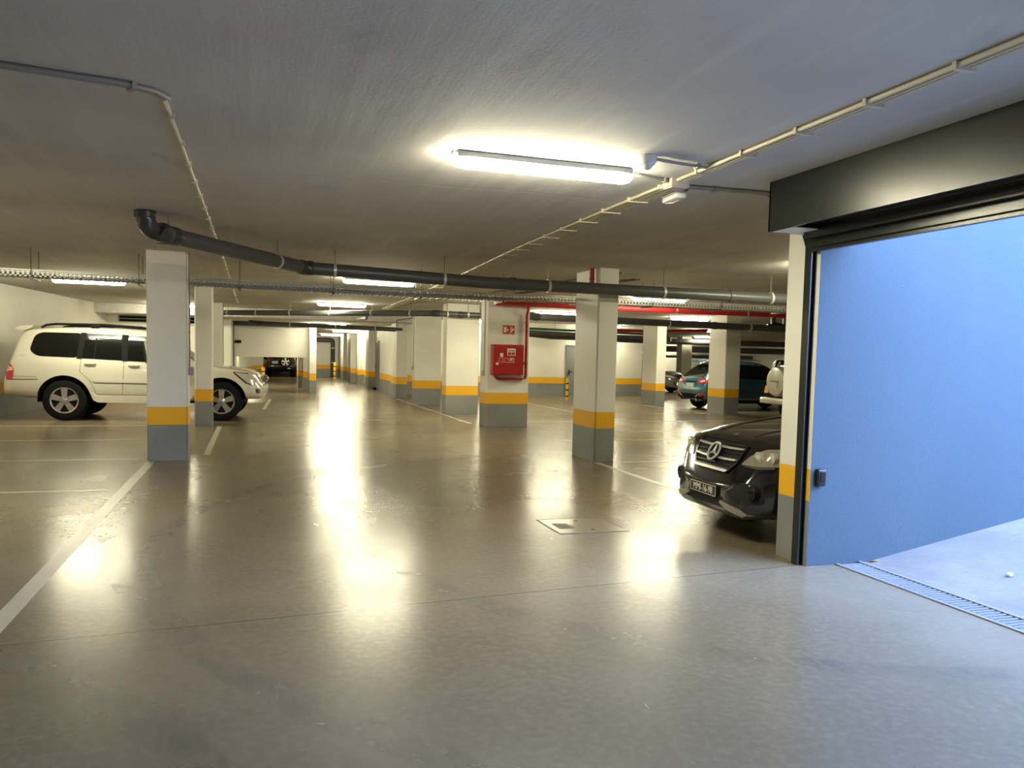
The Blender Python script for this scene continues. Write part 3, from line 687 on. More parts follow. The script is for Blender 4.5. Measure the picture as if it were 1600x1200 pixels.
# vents
t = empty('wall_vent', (-4.13, 28.4, 2.51), label='long dark slotted vent high on the back wall behind the white suv', cat='vent')
bm = B(); box(bm, 0, -.015, -.14, 2.75, .0, .08); obj('vent_frame', bm, M['greyplastic'], t)
for z in (-.125, -.025): bm = B(); box(bm, .05, -.02, z, 2.7, -.012, z + .08); obj('slot', bm, M['black'], t)

# doors
def door_obj(name, loc, rz, w, h, label, hand=1):
    t = empty(name, loc, rz); tag(t, label, 'door', None, 'structure')
    bm = B(); box(bm, 0, -.03, 0, w, 0, h, bevel=.004); obj('leaf', bm, M['door'], t)
    bm = B(); box(bm, -.05, -.045, 0, 0, 0, h + .05); box(bm, w, -.045, 0, w + .05, 0, h + .05); box(bm, 0, -.045, h, w, 0, h + .05); obj('door_frame', bm, M['door'], t)
    bm = B(); x = .08 if hand > 0 else w - .08
    tube(bm, [(x, -.03, .98), (x, -.085, .98), (x + .13 * hand, -.085, .98)], .014, 8); box(bm, x - .025, -.038, .88, x + .025, -.03, 1.06); obj('handle', bm, M['gloss_black'], t)
door_obj('door_1', (12.05, 30.4, 0), 0, .95, 2.0, 'grey steel door in the white wall left of the nearest right column')
door_obj('door_2', (5.02, 34.75, 0), -PI / 2, 1.55, 2.05, 'grey door along the right of the far lane')
t = empty('door_closer_box', (4.95, 34.6, 0), label='small dark door stop on the floor by the far lane door', cat='door stop')
bm = B(); box(bm, -.09, -.12, 0, .05, .12, .09, bevel=.02); obj('stop_body', bm, M['black'], t, True)

# bollards
def bollard(x, y, h, r_, label):
    t = empty('bollard', (x, y, 0), label=label, cat='bollard', group='yellow and black striped guards')
    bm = B(); lathe(bm, [(r_, 0), (r_, h - .03), (r_ * .7, h)], 16, 'z'); obj('post', bm, M['yellow'], t, True)
    for k in (.12, .42, .72): bm = B(); lathe(bm, [(r_ * 1.03, h * k), (r_ * 1.03, h * k + h * .06)], 16, 'z'); obj('black_band', bm, M['black'], t, True)
    bm = B(); lathe(bm, [(r_ * 1.6, 0), (r_ * 1.6, .012)], 16, 'z'); obj('base_plate', bm, M['yellow'], t, True)
bollard(11.05, 27.8, .78, .05, 'striped guard post beside the grey door in the white wall')
bollard(.42, 39.2, .78, .085, 'striped guard post just past the bonnet of the white suv')
bollard(4.55, 48.5, .95, .07, 'striped guard post in front of the far black pipe')

# bits of the hanging panel bay
t = empty('shutter_box', (0, 0, 0), label='narrow dark blue shutter box along the top of the hanging panel', cat='shutter box')
bm = B(); box(bm, -.68, 30.82, 2.44, 1.8, 31.0, LZ, bevel=.01); obj('box_body', bm, M['blueslat'], t)
bm = B(); box(bm, -.70, 30.80, 2.47, -.3, 31.0, LZ); obj('motor_cover', bm, M['pipe2'], t)
t = empty('guide_rail', (-.72, 30.93, 0), label='dark vertical guide rail left of the hanging panel', cat='rail')
bm = B(); box(bm, 0, -.03, 0, .05, .03, 2.45); obj('rail_body', bm, M['rod'], t)
t = empty('wall_camera', (-.55, 31.0, 1.86), label='small dark camera on the left of the hanging panel', cat='lamp')
bm = B(); box(bm, -.1, -.12, -.05, .12, 0, .05, bevel=.02); obj('camera_body', bm, M['black'], t, True)  # small dark camera beside the guide rail, gives no light
bm = B(); box(bm, -.12, -.05, -.03, -.1, 0, .03); obj('bracket', bm, M['rod'], t)

# litter on the ramp
bm = B(); bmesh.ops.create_icosphere(bm, subdivisions=2, radius=.02)
for i, v in enumerate(bm.verts): v.co *= 1 + .25 * math.sin(i * 2.3); v.co.z *= .7
o = obj('paper_litter', bm, M['stone'], None, True); o.location = (5.05, 4.24, .105); tag(o, 'crumpled white scrap lying on the exit ramp', 'litter')
bm = B(); vs = [bm.verts.new(p) for p in ((-.05, 0, .012), (-.02, .022, .004), (.03, .018, .008), (.055, 0, .018), (.03, -.02, .006), (-.02, -.02, .010))]; bm.faces.new(vs)
r_ = bmesh.ops.solidify(bm, geom=bm.faces[:], thickness=.003)
o = obj('dry_leaf', bm, M['leaf']); o.location = (4.62, 5.06, .012); tag(o, 'dry yellow leaf at the foot of the blue wall', 'leaf')

# ------------------------------------------------------------------ cars
# car space: x forward from the rear bumper, y to the car's left, z up
def car_root(name, label, world, local, rz, scale, group=None):
    c, s = math.cos(rz), math.sin(rz)
    ox = world[0] - scale * (c * local[0] - s * local[1]); oy = world[1] - scale * (s * local[0] + c * local[1])
    return empty(name, (ox, oy, 0), rz, scale, label, 'car', group)

def body(rows, wheels, R, zc_, paint, parent, wx=.34, arch_lo=None, subd=2):
    bm = bmesh.new(); prev = None
    def half(rw):
        x, zb, wm, zs, ws, zr, wr = rw; k2 = min(1, max(.1, (zr - zs) / .3))
        return [(0, zb), (.75 * wm, zb), (wm - .07, zb + .012), (wm - .012, zb + (zs - zb) * .16), (wm, zb + (zs - zb) * .5), (wm * .65 + ws * .35, zs - .07 * min(1, (zs - zb) / .4)), (ws, zs),
                ((ws + wr) / 2 + .014 * k2, zs + (zr - zs) * .5), (wr + .015, zr - .065 * k2), (wr - .09, zr - .012 * k2), (wr * .45, zr - .002), (0, zr)]
    for rw in rows:
        h = half(rw); L = [bm.verts.new((rw[0], y, z)) for y, z in h]
        Rr = [L[0]] + [bm.verts.new((rw[0], -y, z)) for y, z in h[1:-1]] + [L[-1]]
        if prev:
            pl, pr = prev
            for i in range(len(L) - 1):
                bm.faces.new((pl[i], pl[i + 1], L[i + 1], L[i])); bm.faces.new((pr[i + 1], pr[i], Rr[i], Rr[i + 1]))
        else: first = (L, Rr)
        prev = (L, Rr)
    for L, Rr in (first, prev):
        n = len(L)
        for i in range(n - 1):
            vs = [L[i], L[i + 1], Rr[i + 1], Rr[i]]
            vs = [v for j, v in enumerate(vs) if v not in vs[:j]]
            if len(vs) > 2: bm.faces.new(vs)
    o = obj('body', bm, [paint, M['rimblack']], None, True)
    sb = o.modifiers.new('s', 'SUBSURF'); sb.levels = subd; sb.render_levels = subd
    dg = bpy.context.evaluated_depsgraph_get(); dg.update()
    me0 = bpy.data.meshes.new_from_object(o.evaluated_get(dg))
    bmv = bmesh.new(); bmv.from_mesh(me0); bvh = BVHTree.FromBMesh(bmv); bmv.free()
    cut = bmesh.new()
    for x in wheels:
        for sgn in (-1, 1): lathe(cut, [(R, sgn * wx * 1.7), (R, sgn * 1.3)], 40, 'y', (x, 0, zc_))
        box(cut, x - R * .995, -1.3, zc_ - .9, x + R * .995, -wx * 1.7, zc_ - .0); box(cut, x - R * .995, wx * 1.7, zc_ - .9, x + R * .995, 1.3, zc_ - .0)
    if True:
        for f_ in cut.faces: f_.material_index = 0
    for sgn_i in (0,): pass
    c = obj('cut', cut, [M['rimblack']])
    for nm in ('b',):
        bo = o.modifiers.new(nm, 'BOOLEAN'); bo.operation = 'DIFFERENCE'; bo.object = c; bo.solver = 'EXACT'; bo.use_self = True; bo.material_mode = 'TRANSFER'
    dg.update()
    me = bpy.data.meshes.new_from_object(o.evaluated_get(dg)); o.modifiers.clear(); old = o.data; o.data = me; me.name = 'body'
    bpy.data.meshes.remove(old); bpy.data.meshes.remove(me0); bpy.data.objects.remove(c)
    for p in me.polygons: p.use_smooth = True
    me.set_sharp_from_angle(angle=math.radians(40))
    o.parent = parent
    return o, bvh

def rnd(pts, r, n=4):
    out = []
    N_ = len(pts)
    for i in range(N_):
        a, c, b = Vector(pts[i - 1]), Vector(pts[i]), Vector(pts[(i + 1) % N_])
        ra = min(r, (a - c).length * .45); rb = min(r, (b - c).length * .45)
        for k in range(n + 1):
            t = k / n; q = c + (a - c).normalized() * ra * (1 - t) ** 2 + (b - c).normalized() * rb * t ** 2
            out.append((q.x, q.y))
    return out

def panel(bvh, name, pts, axis, sgn, m, parent, t=.006, depth=.02, maxlen=.09, label=None, smooth=True, round_=0.0):
    if round_: pts = rnd(pts, round_)
    bm = bmesh.new(); vs = [bm.verts.new((p[0], p[1], 0)) for p in pts]; bm.faces.new(vs)
    bmesh.ops.triangulate(bm, faces=bm.faces[:])
    for _ in range(6):
        es = [e for e in bm.edges if e.calc_length() > maxlen]
        if not es: break
        bmesh.ops.subdivide_edges(bm, edges=es, cuts=1); bmesh.ops.triangulate(bm, faces=[f_ for f_ in bm.faces if len(f_.verts) > 3])
    dirv = {'x': Vector((-sgn, 0, 0)), 'y': Vector((0, -sgn, 0)), 'z': Vector((0, 0, -sgn))}[axis]
    bm.verts.ensure_lookup_table(); back = {}
    bedges = [e for e in bm.edges if len(e.link_faces) == 1]; faces = bm.faces[:]; verts = bm.verts[:]
    hit = {}; miss = []
    for v in verts:
        a, b = v.co.x, v.co.y
        o_ = {'x': Vector((8 if sgn > 0 else -4, a, b)), 'y': Vector((a, 3 * sgn, b)), 'z': Vector((a, b, 4 * sgn))}[axis]
        loc, no, idx, dist = bvh.ray_cast(o_, dirv)
        if loc is None: miss.append((v, o_))
        else: hit[v] = loc
    if hit:
        av = sum((h.dot(dirv) for h in hit.values())) / len(hit)
    else: av = 0
    for v, o_ in miss:
        p = o_ + dirv * (av - o_.dot(dirv)); loc = bvh.find_nearest(p)[0]; hit[v] = loc
    for v in verts:
        loc = hit[v]; v.co = loc - dirv * t; back[v] = bm.verts.new(loc + dirv * depth)
    for f_ in faces: bm.faces.new([back[v] for v in reversed(f_.verts)])
    for e in bedges:
        a, b = e.verts; bm.faces.new((a, b, back[b], back[a]))
    o = obj(name, bm, m, parent, smooth, 50)
    if label: o['label'] = label
    return o

def wheel(parent, x, y, R, rr, w, nsp, sgn, style=0):
    bm = bmesh.new(); h = w / 2
    lathe(bm, [(rr * .98, -h + .03), (rr * 1.04, -h + .012), (R * .86, -h), (R * .965, -h + .02), (R, -h + .05), (R, h - .05), (R * .965, h - .02), (R * .86, h), (rr * 1.04, h - .012), (rr * .98, h - .03)], 44, 'y')
    o = obj('wheel', bm, M['tyre'], parent, True); o.location = (x, y, R)
    bm = bmesh.new(); q = sgn * h
    def ringp(prof): 
        lathe(bm, prof, 40, 'y')
    # lip ring as thin lathe shell
    n = 40; prof = [(rr * 1.03, q - sgn * .018), (rr * 1.03, q - sgn * .004), (rr * .93, q - sgn * .012), (rr * .90, q - sgn * .05)]
    rings = [[bm.verts.new((r_ * math.cos(2 * PI * i / n), t_, r_ * math.sin(2 * PI * i / n))) for i in range(n)] for r_, t_ in prof]
    for a, b in zip(rings, rings[1:]): bridge(bm, a, b)
    for k in range(nsp):
        a = 2 * PI * k / nsp + PI / 2
        subs = ((-.17, .10), (.17, -.10)) if style == 1 else ((0, 0),)
        for off, tip in subs:
            wi, wo = (rr * .17, rr * .24) if style == 0 else (rr * .11, rr * .10)
            ca, sa = math.cos(a + off * .3), math.sin(a + off * .3)
            cb, sb_ = math.cos(a + off), math.sin(a + off)
            u0, u1 = Vector((ca, 0, sa)), Vector((cb, 0, sb_))
            n0, n1 = Vector((-sa, 0, ca)), Vector((-sb_, 0, cb))
            p = [u0 * rr * .16 + n0 * wi, u1 * rr * .93 + n1 * wo, u1 * rr * .93 - n1 * wo, u0 * rr * .16 - n0 * wi]
            A = [bm.verts.new(v_ + Vector((0, q - sgn * (.012 if i in (0, 3) else .014), 0))) for i, v_ in enumerate(p)]
            Bq = [bm.verts.new(v_ + Vector((0, q - sgn * .055, 0))) for v_ in p]
            bridge(bm, A, Bq); bm.faces.new(A); bm.faces.new(Bq)
    lathe(bm, [(rr * .26, q - sgn * .06), (rr * .26, q - sgn * .012), (rr * .2, q - sgn * .004), (rr * .12, q)], 20, 'y')
    obj('rim', bm, M['rim'], o, True, 30)
    bm = bmesh.new(); lathe(bm, [(rr * .95, q - sgn * .075), (rr * .95, q - sgn * .06)], 28, 'y'); obj('rim_well', bm, M['rimblack'], o)
    for k in range(5):
        bm = bmesh.new(); a = 2 * PI * k / 5; lathe(bm, [(rr * .05, q - sgn * .02), (rr * .05, q - sgn * .002)], 8, 'y', (rr * .22 * math.cos(a), 0, rr * .22 * math.sin(a))); obj('wheel_nut', bm, M['rod'], o)
    return o

def lines(bvh, strips, axis, sgn, parent, w=.007, m=None, t=.0015, name='panel_gap'):
    """thin dark shut lines joined into one part"""
    tmp = []
    for st in strips:
        for a, b in zip(st, st[1:]):
            a, b = Vector(a), Vector(b); n_ = Vector((-(b - a).y, (b - a).x)).normalized() * w / 2
            tmp.append(panel(bvh, 'tmp', [tuple(a + n_), tuple(b + n_), tuple(b - n_), tuple(a - n_)], axis, sgn, m or M['rimblack'], None, t, .004, .12, smooth=False))
    bm = bmesh.new()
    for o in tmp: bm.from_mesh(o.data)
    for o in tmp:
        me = o.data; bpy.data.objects.remove(o); bpy.data.meshes.remove(me)
    return obj(name, bm, m or M['rimblack'], parent)

def mirror_part(parent, x, y, z, sgn, m):
    bm = bmesh.new(); box(bm, x - .06, y, z - .08, x + .06, y + sgn * .20, z + .08, bevel=.04, seg=3)
    tube(bm, [(x, y - sgn * .10, z - .07), (x, y + sgn * .04, z - .05)], .03, 8); obj('door_mirror', bm, m, parent, True)

def handle_part(bvh, x, z, sgn, m, parent):
    y = (bvh.ray_cast(Vector((x, 3 * sgn, z)), Vector((0, -sgn, 0)))[0] or Vector((0, .9 * sgn, 0))).y
    bm = bmesh.new(); tube(bm, [(x - .10, y - sgn * .01, z), (x - .075, y + sgn * .03, z), (x + .075, y + sgn * .03, z), (x + .10, y - sgn * .01, z)], .016, 8); obj('door_handle', bm, m, parent, True)

# ---- white suv
rz = math.radians(-3.4)
c_ = car_root('suv', 'pearl white suv with black roof rails parked behind the left columns', (-3.75, 18.75), (1.06, -.93), rz, 1.084)
rows = [(0, .50, .86, .74, .85, .78, .7), (.03, .47, .93, .79, .91, .83, .74), (.08, .47, .955, .98, .91, 1.02, .76), (.14, .48, .955, 1.12, .91, 1.24, .76), (.22, .46, .965, 1.19, .915, 1.60, .745), (.32, .45, .97, 1.19, .92, 1.755, .72), (.6, .42, .97, 1.19, .92, 1.80, .71), (1.5, .38, .97, 1.18, .92, 1.83, .71), (2.4, .38, .97, 1.15, .92, 1.81, .71), (2.7, .38, .97, 1.14, .92, 1.76, .71),
        (3.2, .38, .97, 1.15, .915, 1.38, .78), (3.4, .38, .97, 1.12, .90, 1.17, .79), (3.55, .39, .97, 1.10, .90, 1.125, .72), (4.1, .42, .965, 1.04, .88, 1.075, .66), (4.42, .44, .95, .99, .86, 1.02, .62), (4.54, .44, .94, .93, .84, .96, .6), (4.60, .44, .92, .80, .83, .84, .6), (4.66, .45, .88, .70, .82, .74, .55), (4.72, .48, .78, .64, .74, .67, .5)]
WB = (1.06, 3.91)
bo, bv = body(rows, WB, .475, .40, M['pearl'], c_)
bm = bmesh.new()
for x in (1.55,): box(bm, .5, -.6, .34, 4.3, .6, .5)
obj('underbody', bm, M['black'], c_)
for s in (-1, 1):
    panel(bv, 'quarter_window', [(.46, 1.34), (.53, 1.63), (.64, 1.69), (1.34, 1.69), (1.29, 1.215), (.60, 1.235)], 'y', s, M['glass'], c_, round_=.07)
    panel(bv, 'window_pillar', [(1.325, 1.70), (1.425, 1.70), (1.37, 1.195), (1.275, 1.20)], 'y', s, M['black'], c_, t=.010)
    wp = panel(bv, 'door_window', [(1.41, 1.685), (2.07, 1.67), (2.09, 1.175), (1.355, 1.205)], 'y', s, M['glass'], c_, round_=.03)
    panel(bv, 'wind_deflector', [(1.43, 1.68), (2.07, 1.67), (2.06, 1.585), (1.48, 1.60)], 'y', s, M['gloss_black'], c_, t=.03, round_=.02)
    panel(bv, 'window_divider', [(1.60, 1.68), (1.62, 1.68), (1.60, 1.195), (1.58, 1.195)], 'y', s, M['black'], c_, t=.009)
    panel(bv, 'window_pillar', [(2.055, 1.68), (2.175, 1.675), (2.185, 1.16), (2.08, 1.165)], 'y', s, M['black'], c_, t=.010)
    panel(bv, 'door_window', [(2.16, 1.66), (2.72, 1.64), (3.08, 1.28), (3.10, 1.13), (2.17, 1.17)], 'y', s, M['glass'], c_, round_=.03)
    panel(bv, 'wind_deflector', [(2.18, 1.65), (2.70, 1.63), (2.78, 1.55), (2.22, 1.575)], 'y', s, M['gloss_black'], c_, t=.03, round_=.02)
    panel(bv, 'window_divider', [(2.40, 1.655), (2.43, 1.655), (2.53, 1.145), (2.50, 1.145)], 'y', s, M['black'], c_, t=.009)
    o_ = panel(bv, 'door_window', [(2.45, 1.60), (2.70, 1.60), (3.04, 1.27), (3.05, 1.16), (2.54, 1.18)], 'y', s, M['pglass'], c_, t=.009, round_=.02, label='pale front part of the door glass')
    panel(bv, 'tail_lamp', [(.075, .80), (.20, .80), (.215, .96), (.19, 1.04), (.12, 1.10), (.08, 1.10)], 'y', s, M['lamp_red'], c_, t=.014, round_=.03)
    panel(bv, 'tail_lamp_lens', [(.09, .955), (.195, .955), (.19, 1.02), (.10, 1.03)], 'y', s, M['lamp_pink'], c_, t=.018, label='pale upper lens of the tail lamp')
    panel(bv, 'pillar_badge', [(.27, 1.22), (.42, 1.22), (.40, 1.255), (.29, 1.26)], 'y', s, M['badge'], c_, t=.004)
    lines(bv, [[(1.37, 1.25), (1.34, .95), (1.50, .80), (1.58, .66), (1.62, .52)], [(1.62, .52), (2.20, .51), (3.2, .51)], [(2.12, 1.215), (2.11, .9), (2.09, .52)], [(3.14, 1.18), (3.17, .9), (3.15, .52)], [(.03, .79), (.62, .795)], [(.03, .782), (.62, .787)], [(.08, .845), (.60, .84)], [(1.58, .735), (3.3, .72)], [(4.35, .76), (4.62, .77)]], 'y', s, c_)
    panel(bv, 'side_moulding', [(1.56, .80), (3.32, .775), (3.31, .735), (1.60, .75)], 'y', s, M['pearl'], c_, t=.014)
    handle_part(bv, 1.53, 1.105, s, M['pearl'], c_); handle_part(bv, 2.30, 1.085, s, M['pearl'], c_)
    bm = bmesh.new(); prism(bm, [(1.52, .56), (1.58, .40), (1.66, .36), (3.28, .35), (3.36, .46), (3.36, .49), (1.66, .47)], 'y', s * .80, s * .975); obj('side_step', bm, M['pearl'], c_, True)
    bm = bmesh.new(); tube(bm, [(.60, s * .61, 1.78), (.68, s * .615, 1.83), (.85, s * .62, 1.855), (1.7, s * .62, 1.865), (2.4, s * .62, 1.83), (2.6, s * .62, 1.79), (2.7, s * .62, 1.74)], .022, 8); box(bm, 1.48, s * .62 - .035, 1.79, 1.62, s * .62 + .035, 1.87, bevel=.01); obj('roof_rail', bm, M['black'], c_, True)
    panel(bv, 'head_lamp', [(4.15, .985), (4.55, .93), (4.66, .74), (4.5, .735), (4.38, .80), (4.22, .93)], 'y', s, M['lamp_clear'], c_, t=.012, round_=.03)
    panel(bv, 'head_lamp_trim', [(4.13, .995), (4.50, .96), (4.50, .945), (4.17, .975), (4.38, .79), (4.50, .735), (4.48, .72), (4.36, .775), (4.15, .955)], 'y', s, M['gloss_black'], c_, t=.010)
    panel(bv, 'bumper_lamp', [(4.56, .66), (4.66, .65), (4.66, .56), (4.57, .57)], 'y', s, M['chrome'], c_, t=.01)
    mirror_part(c_, 3.05, s * .93, 1.24, s, M['pearl'])
    for x in WB: wheel(c_, x, s * .80, .395, .245, .27, 5, s, 0)
    panel(bv, 'mud_flap', [(1.50, .50), (1.56, .50), (1.54, .36), (1.49, .36)], 'y', s, M['black'], c_)
panel(bv, 'rear_window', [(-.66, 1.24), (.66, 1.24), (.60, 1.64), (-.60, 1.64)], 'x', -1, M['glass'], c_, round_=.06)
panel(bv, 'windscreen', [(-.74, 1.18), (.74, 1.18), (.64, 1.69), (-.64, 1.69)], 'x', 1, M['glass'], c_, round_=.05)
panel(bv, 'grille', [(-.5, .96), (.5, .96), (.44, .76), (-.44, .76)], 'x', 1, M['chrome'], c_, t=.03, round_=.03)
bm = bmesh.new(); tube(bm, [(4.66, .52, .83), (4.685, .58, .83)], .075, 18); obj('grille_lamp', bm, M['chrome'], c_, True)
bm = bmesh.new(); prism(bm, [(.42, 1.76), (.28, 1.71), (.17, 1.735), (.15, 1.765), (.24, 1.80), (.48, 1.825)], 'y', -.66, .66); obj('roof_spoiler', bm, M['pearl'], c_, True)
bm = bmesh.new(); box(bm, 4.60, -.55, .55, 4.76, .55, .72, bevel=.03); obj('bumper_guard', bm, M['pearl'], c_, True)
bm = bmesh.new(); tube(bm, [(.25, -.45, .46), (1.0, -.45, .42)], .035, 8); obj('exhaust_pipe', bm, M['rod'], c_, True)

# ---- black suv (front three-quarter)
rz = math.radians(177.5); Lm = 4.79
c_ = car_root('suv', 'black suv with a chrome star grille nosing out behind the white gate pier', (3.915, 6.41), (Lm, 0), rz, .90)
rows = [(0, .5, .75, .7, .72, .75, .5), (.06, .42, .86, .85, .84, .95, .6), (.15, .38, .92, 1.08, .88, 1.2, .68), (.4, .34, .95, 1.10, .9, 1.62, .66), (.7, .30, .955, 1.10, .9, 1.72, .66), (1.5, .28, .955, 1.08, .9, 1.77, .66), (2.5, .28, .955, 1.06, .9, 1.73, .66), (2.8, .28, .955, 1.06, .9, 1.66, .67), (3.3, .28, .955, 1.05, .89, 1.26, .75), (3.46, .28, .955, 1.05, .88, 1.15, .70),
        (3.6, .28, .955, 1.04, .87, 1.125, .68), (4.0, .27, .95, .995, .85, 1.085, .62), (4.3, .26, .935, .945, .82, 1.035, .56), (4.44, .25, .90, .945, .79, .99, .52), (4.54, .24, .855, .90, .74, .95, .47), (4.61, .23, .80, .81, .70, .85, .44), (4.67, .22, .735, .69, .65, .73, .42), (4.73, .22, .66, .57, .58, .61, .40), (4.785, .26, .54, .47, .48, .50, .36)]
WB = (.98, 3.92)
bo, bv = body(rows, WB, .42, .375, M['mblack'], c_)
bm = bmesh.new(); box(bm, .5, -.6, .22, 4.4, .6, .5); obj('underbody', bm, M['black'], c_)
for s in (-1, 1):
    for x in WB: wheel(c_, x, s * .81, .37, .235, .255, 5, s, 1)
    panel(bv, 'door_window', [(.55, 1.52), (2.6, 1.60), (3.15, 1.22), (3.15, 1.09), (.55, 1.14)], 'y', s, M['glass'], c_, round_=.04)
    mirror_part(c_, 3.05, s * .92, 1.14, s, M['mblack'])
    lines(bv, [[(3.2, 1.05), (3.25, .7), (3.2, .32)], [(2.1, 1.08), (2.1, .32)]], 'y', s, c_)
    # head lamp: front face and wrapped side
    hl = panel(bv, 'head_lamp', [(s * .47, .735), (s * .56, .83), (s * .70, .905), (s * .86, .92), (s * .885, .76), (s * .72, .745)], 'x', 1, M['lampgold'], c_, t=.012, round_=.025, maxlen=.05)
    for yy, zz, r_ in ((.66, .82, .058), (.79, .83, .052)):
        q = bv.ray_cast(Vector((8, s * yy, zz)), Vector((-1, 0, 0)))[0]
        if q is not None:
            bm = bmesh.new(); lathe(bm, [(r_, q.x - .03), (r_, q.x + .014), (r_ * .8, q.x + .02), (r_ * .55, q.x + .012), (r_ * .3, q.x + .02)], 24, 'x', (0, q.y, q.z)); obj('lamp_bulb_ring', bm, M['lamp_clear'], hl, True)
    panel(bv, 'head_lamp_trim', [(s * .465, .73), (s * .72, .742), (s * .885, .757), (s * .885, .74), (s * .72, .722)], 'x', 1, M['chrome'], c_, t=.014)
    panel(bv, 'head_lamp_side', [(4.10, .95), (4.40, .94), (4.50, .79), (4.34, .785)], 'y', s, M['lampgold'], c_, t=.010, round_=.02)
    panel(bv, 'lower_intake', [(s * .42, .46), (s * .58, .58), (s * .78, .58), (s * .80, .40), (s * .60, .36)], 'x', 1, M['rimblack'], c_, t=.003, round_=.04)
    q = bv.ray_cast(Vector((8, s * .70, .50)), Vector((-1, 0, 0)))[0]
    bm = bmesh.new(); lathe(bm, [(.075, q.x - .05), (.075, q.x + .012), (.06, q.x + .02), (.055, q.x + .008)], 24, 'x', (0, q.y, q.z)); fo = obj('fog_lamp', bm, M['gloss_black'], c_, True)
    bm = bmesh.new(); lathe(bm, [(.052, q.x), (.05, q.x + .012), (.02, q.x + .02)], 22, 'x', (0, q.y, q.z)); obj('fog_lens', bm, M['glass'], fo, True)
    panel(bv, 'skid_plate', [(s * .31, .345), (s * .33, .37), (s * .60, .33), (s * .74, .245), (s * .70, .235), (s * .56, .275), (s * .42, .30)], 'x', 1, M['skid'], c_, t=.022, label='pale grey skid trim')
    lines(bv, [[(s * .46, .50), (s * .36, .46)]], 'x', 1, c_, w=.012, m=M['chrome'], t=.01, name='bumper_highlight_trim')
    lines(bv, [[(4.5, s * .60), (4.0, s * .70), (3.5, s * .74)]], 'z', 1, c_, w=.008)
    # bonnet crease
    panel(bv, 'bonnet_crease', [(4.44, s * .33), (4.40, s * .35), (3.6, s * .47), (3.6, s * .44)], 'z', 1, M['mblack'], c_, t=.007)
panel(bv, 'windscreen', [(-.70, 1.17), (.70, 1.17), (.60, 1.64), (-.60, 1.64)], 'x', 1, M['glass'], c_, round_=.05)
panel(bv, 'cowl', [(3.40, -.6), (3.40, .6), (3.56, .56), (3.56, -.56)], 'z', 1, M['black'], c_, t=.004)
# grille with frame, slats and star
G = [(-.46, .905), (-.40, .935), (.40, .935), (.46, .905), (.42, .74), (.31, .635), (-.31, .635), (-.42, .74)]
gr = panel(bv, 'grille', G, 'x', 1, M['rimblack'], c_, t=.008, maxlen=.06)
inner = [(y * .94, .785 + (z - .785) * .90) for y, z in G]
fr = []
for i in range(len(G)):
    j = (i + 1) % len(G); fr.append([G[i], G[j], inner[j], inner[i]])
tmp = [panel(bv, 'tmp', q_, 'x', 1, M['gloss_black'], None, .022, .01, .06) for q_ in fr]
bm = bmesh.new()
for o_ in tmp: bm.from_mesh(o_.data)
for o_ in tmp: bpy.data.objects.remove(o_)
obj('grille_frame', bm, M['gloss_black'], gr)
for z0, w0 in ((.862, .425), (.755, .395)):
    panel(bv, 'grille_bar', [(-w0, z0 + .004), (-w0, z0 + .020), (-.2, z0 + .013), (.2, z0 + .013), (w0, z0 + .020), (w0, z0 + .004), (.2, z0 - .005), (-.2, z0 - .005)], 'x', 1, M['satin'], gr, t=.04, maxlen=.06, label='chrome grille bar')
panel(bv, 'grille_bar', [(-.345, .668), (-.305, .642), (.305, .642), (.345, .668), (.32, .662), (.30, .66), (-.30, .66), (-.32, .662)], 'x', 1, M['satin'], gr, t=.04, maxlen=.06, label='lowest chrome grille bar')
for k in range(7):
    z0 = .672 + k * .036
    if min(abs(z0 - .868), abs(z0 - .761)) > .019:
        w0 = .33 + (z0 - .64) * .3
        panel(bv, 'grille_slat', [(-w0, z0 - .004), (-w0, z0 + .006), (w0, z0 + .006), (w0, z0 - .004)], 'x', 1, M['gloss_black'], gr, t=.02, maxlen=.07)
def at_front(y, z): return bv.ray_cast(Vector((8, y, z)), Vector((-1, 0, 0)))[0]
zc0 = .785; q = at_front(0, zc0); up = (at_front(0, zc0 + .08) - at_front(0, zc0 - .08)).normalized(); nx = Vector((up.z, 0, -up.x)); ctr = q + nx * .062
bm = bmesh.new(); n = 40
def cp(a, r_, off=0): return ctr + Vector((0, 1, 0)) * math.cos(a) * r_ + up * math.sin(a) * r_ + nx * off
tube(bm, [cp(2 * PI * i / n, .094) for i in range(n)] + [cp(0, .094)], .0115, 8)
for k in range(3):
    a = PI / 2 + k * 2 * PI / 3
    vs = [bm.verts.new(p) for p in (cp(a, .094), cp(a + PI / 3, .022), ctr + nx * .014, cp(a - PI / 3, .022), ctr - nx * .01)]
    bm.faces.new((vs[0], vs[1], vs[2])); bm.faces.new((vs[0], vs[2], vs[3])); bm.faces.new((vs[0], vs[3], vs[4])); bm.faces.new((vs[0], vs[4], vs[1])); 
obj('star_emblem', bm, M['satin'], gr, True, 25)
bm = bmesh.new(); tube(bm, [ctr - nx * .075, ctr - nx * .012], .088, 24); obj('emblem_disc', bm, M['rimblack'], gr)
panel(bv, 'bonnet_badge', [(4.43, -.03), (4.43, .03), (4.47, .03), (4.47, -.03)], 'z', 1, M['chrome'], c_, t=.006, round_=.012)
panel(bv, 'lower_intake', [(-.34, .40), (.34, .40), (.38, .30), (-.38, .30)], 'x', 1, M['rimblack'], c_, t=.003, label='dark centre intake')
pq = at_front(0, .44); px_ = pq.x + .025
bm = bmesh.new(); box(bm, px_ - .035, -.26, .385, px_, .26, .495, bevel=.004); pt = obj('number_plate', bm, M['gloss_black'], c_)
bm = bmesh.new()
for a in ((-.255, .389, .255, .394), (-.255, .486, .255, .491), (-.255, .394, -.25, .486), (.25, .394, .255, .486)): box(bm, px_ - .001, a[0], a[1], px_ + .002, a[2], a[3])
obj('plate_border', bm, M['signwhite'], pt)
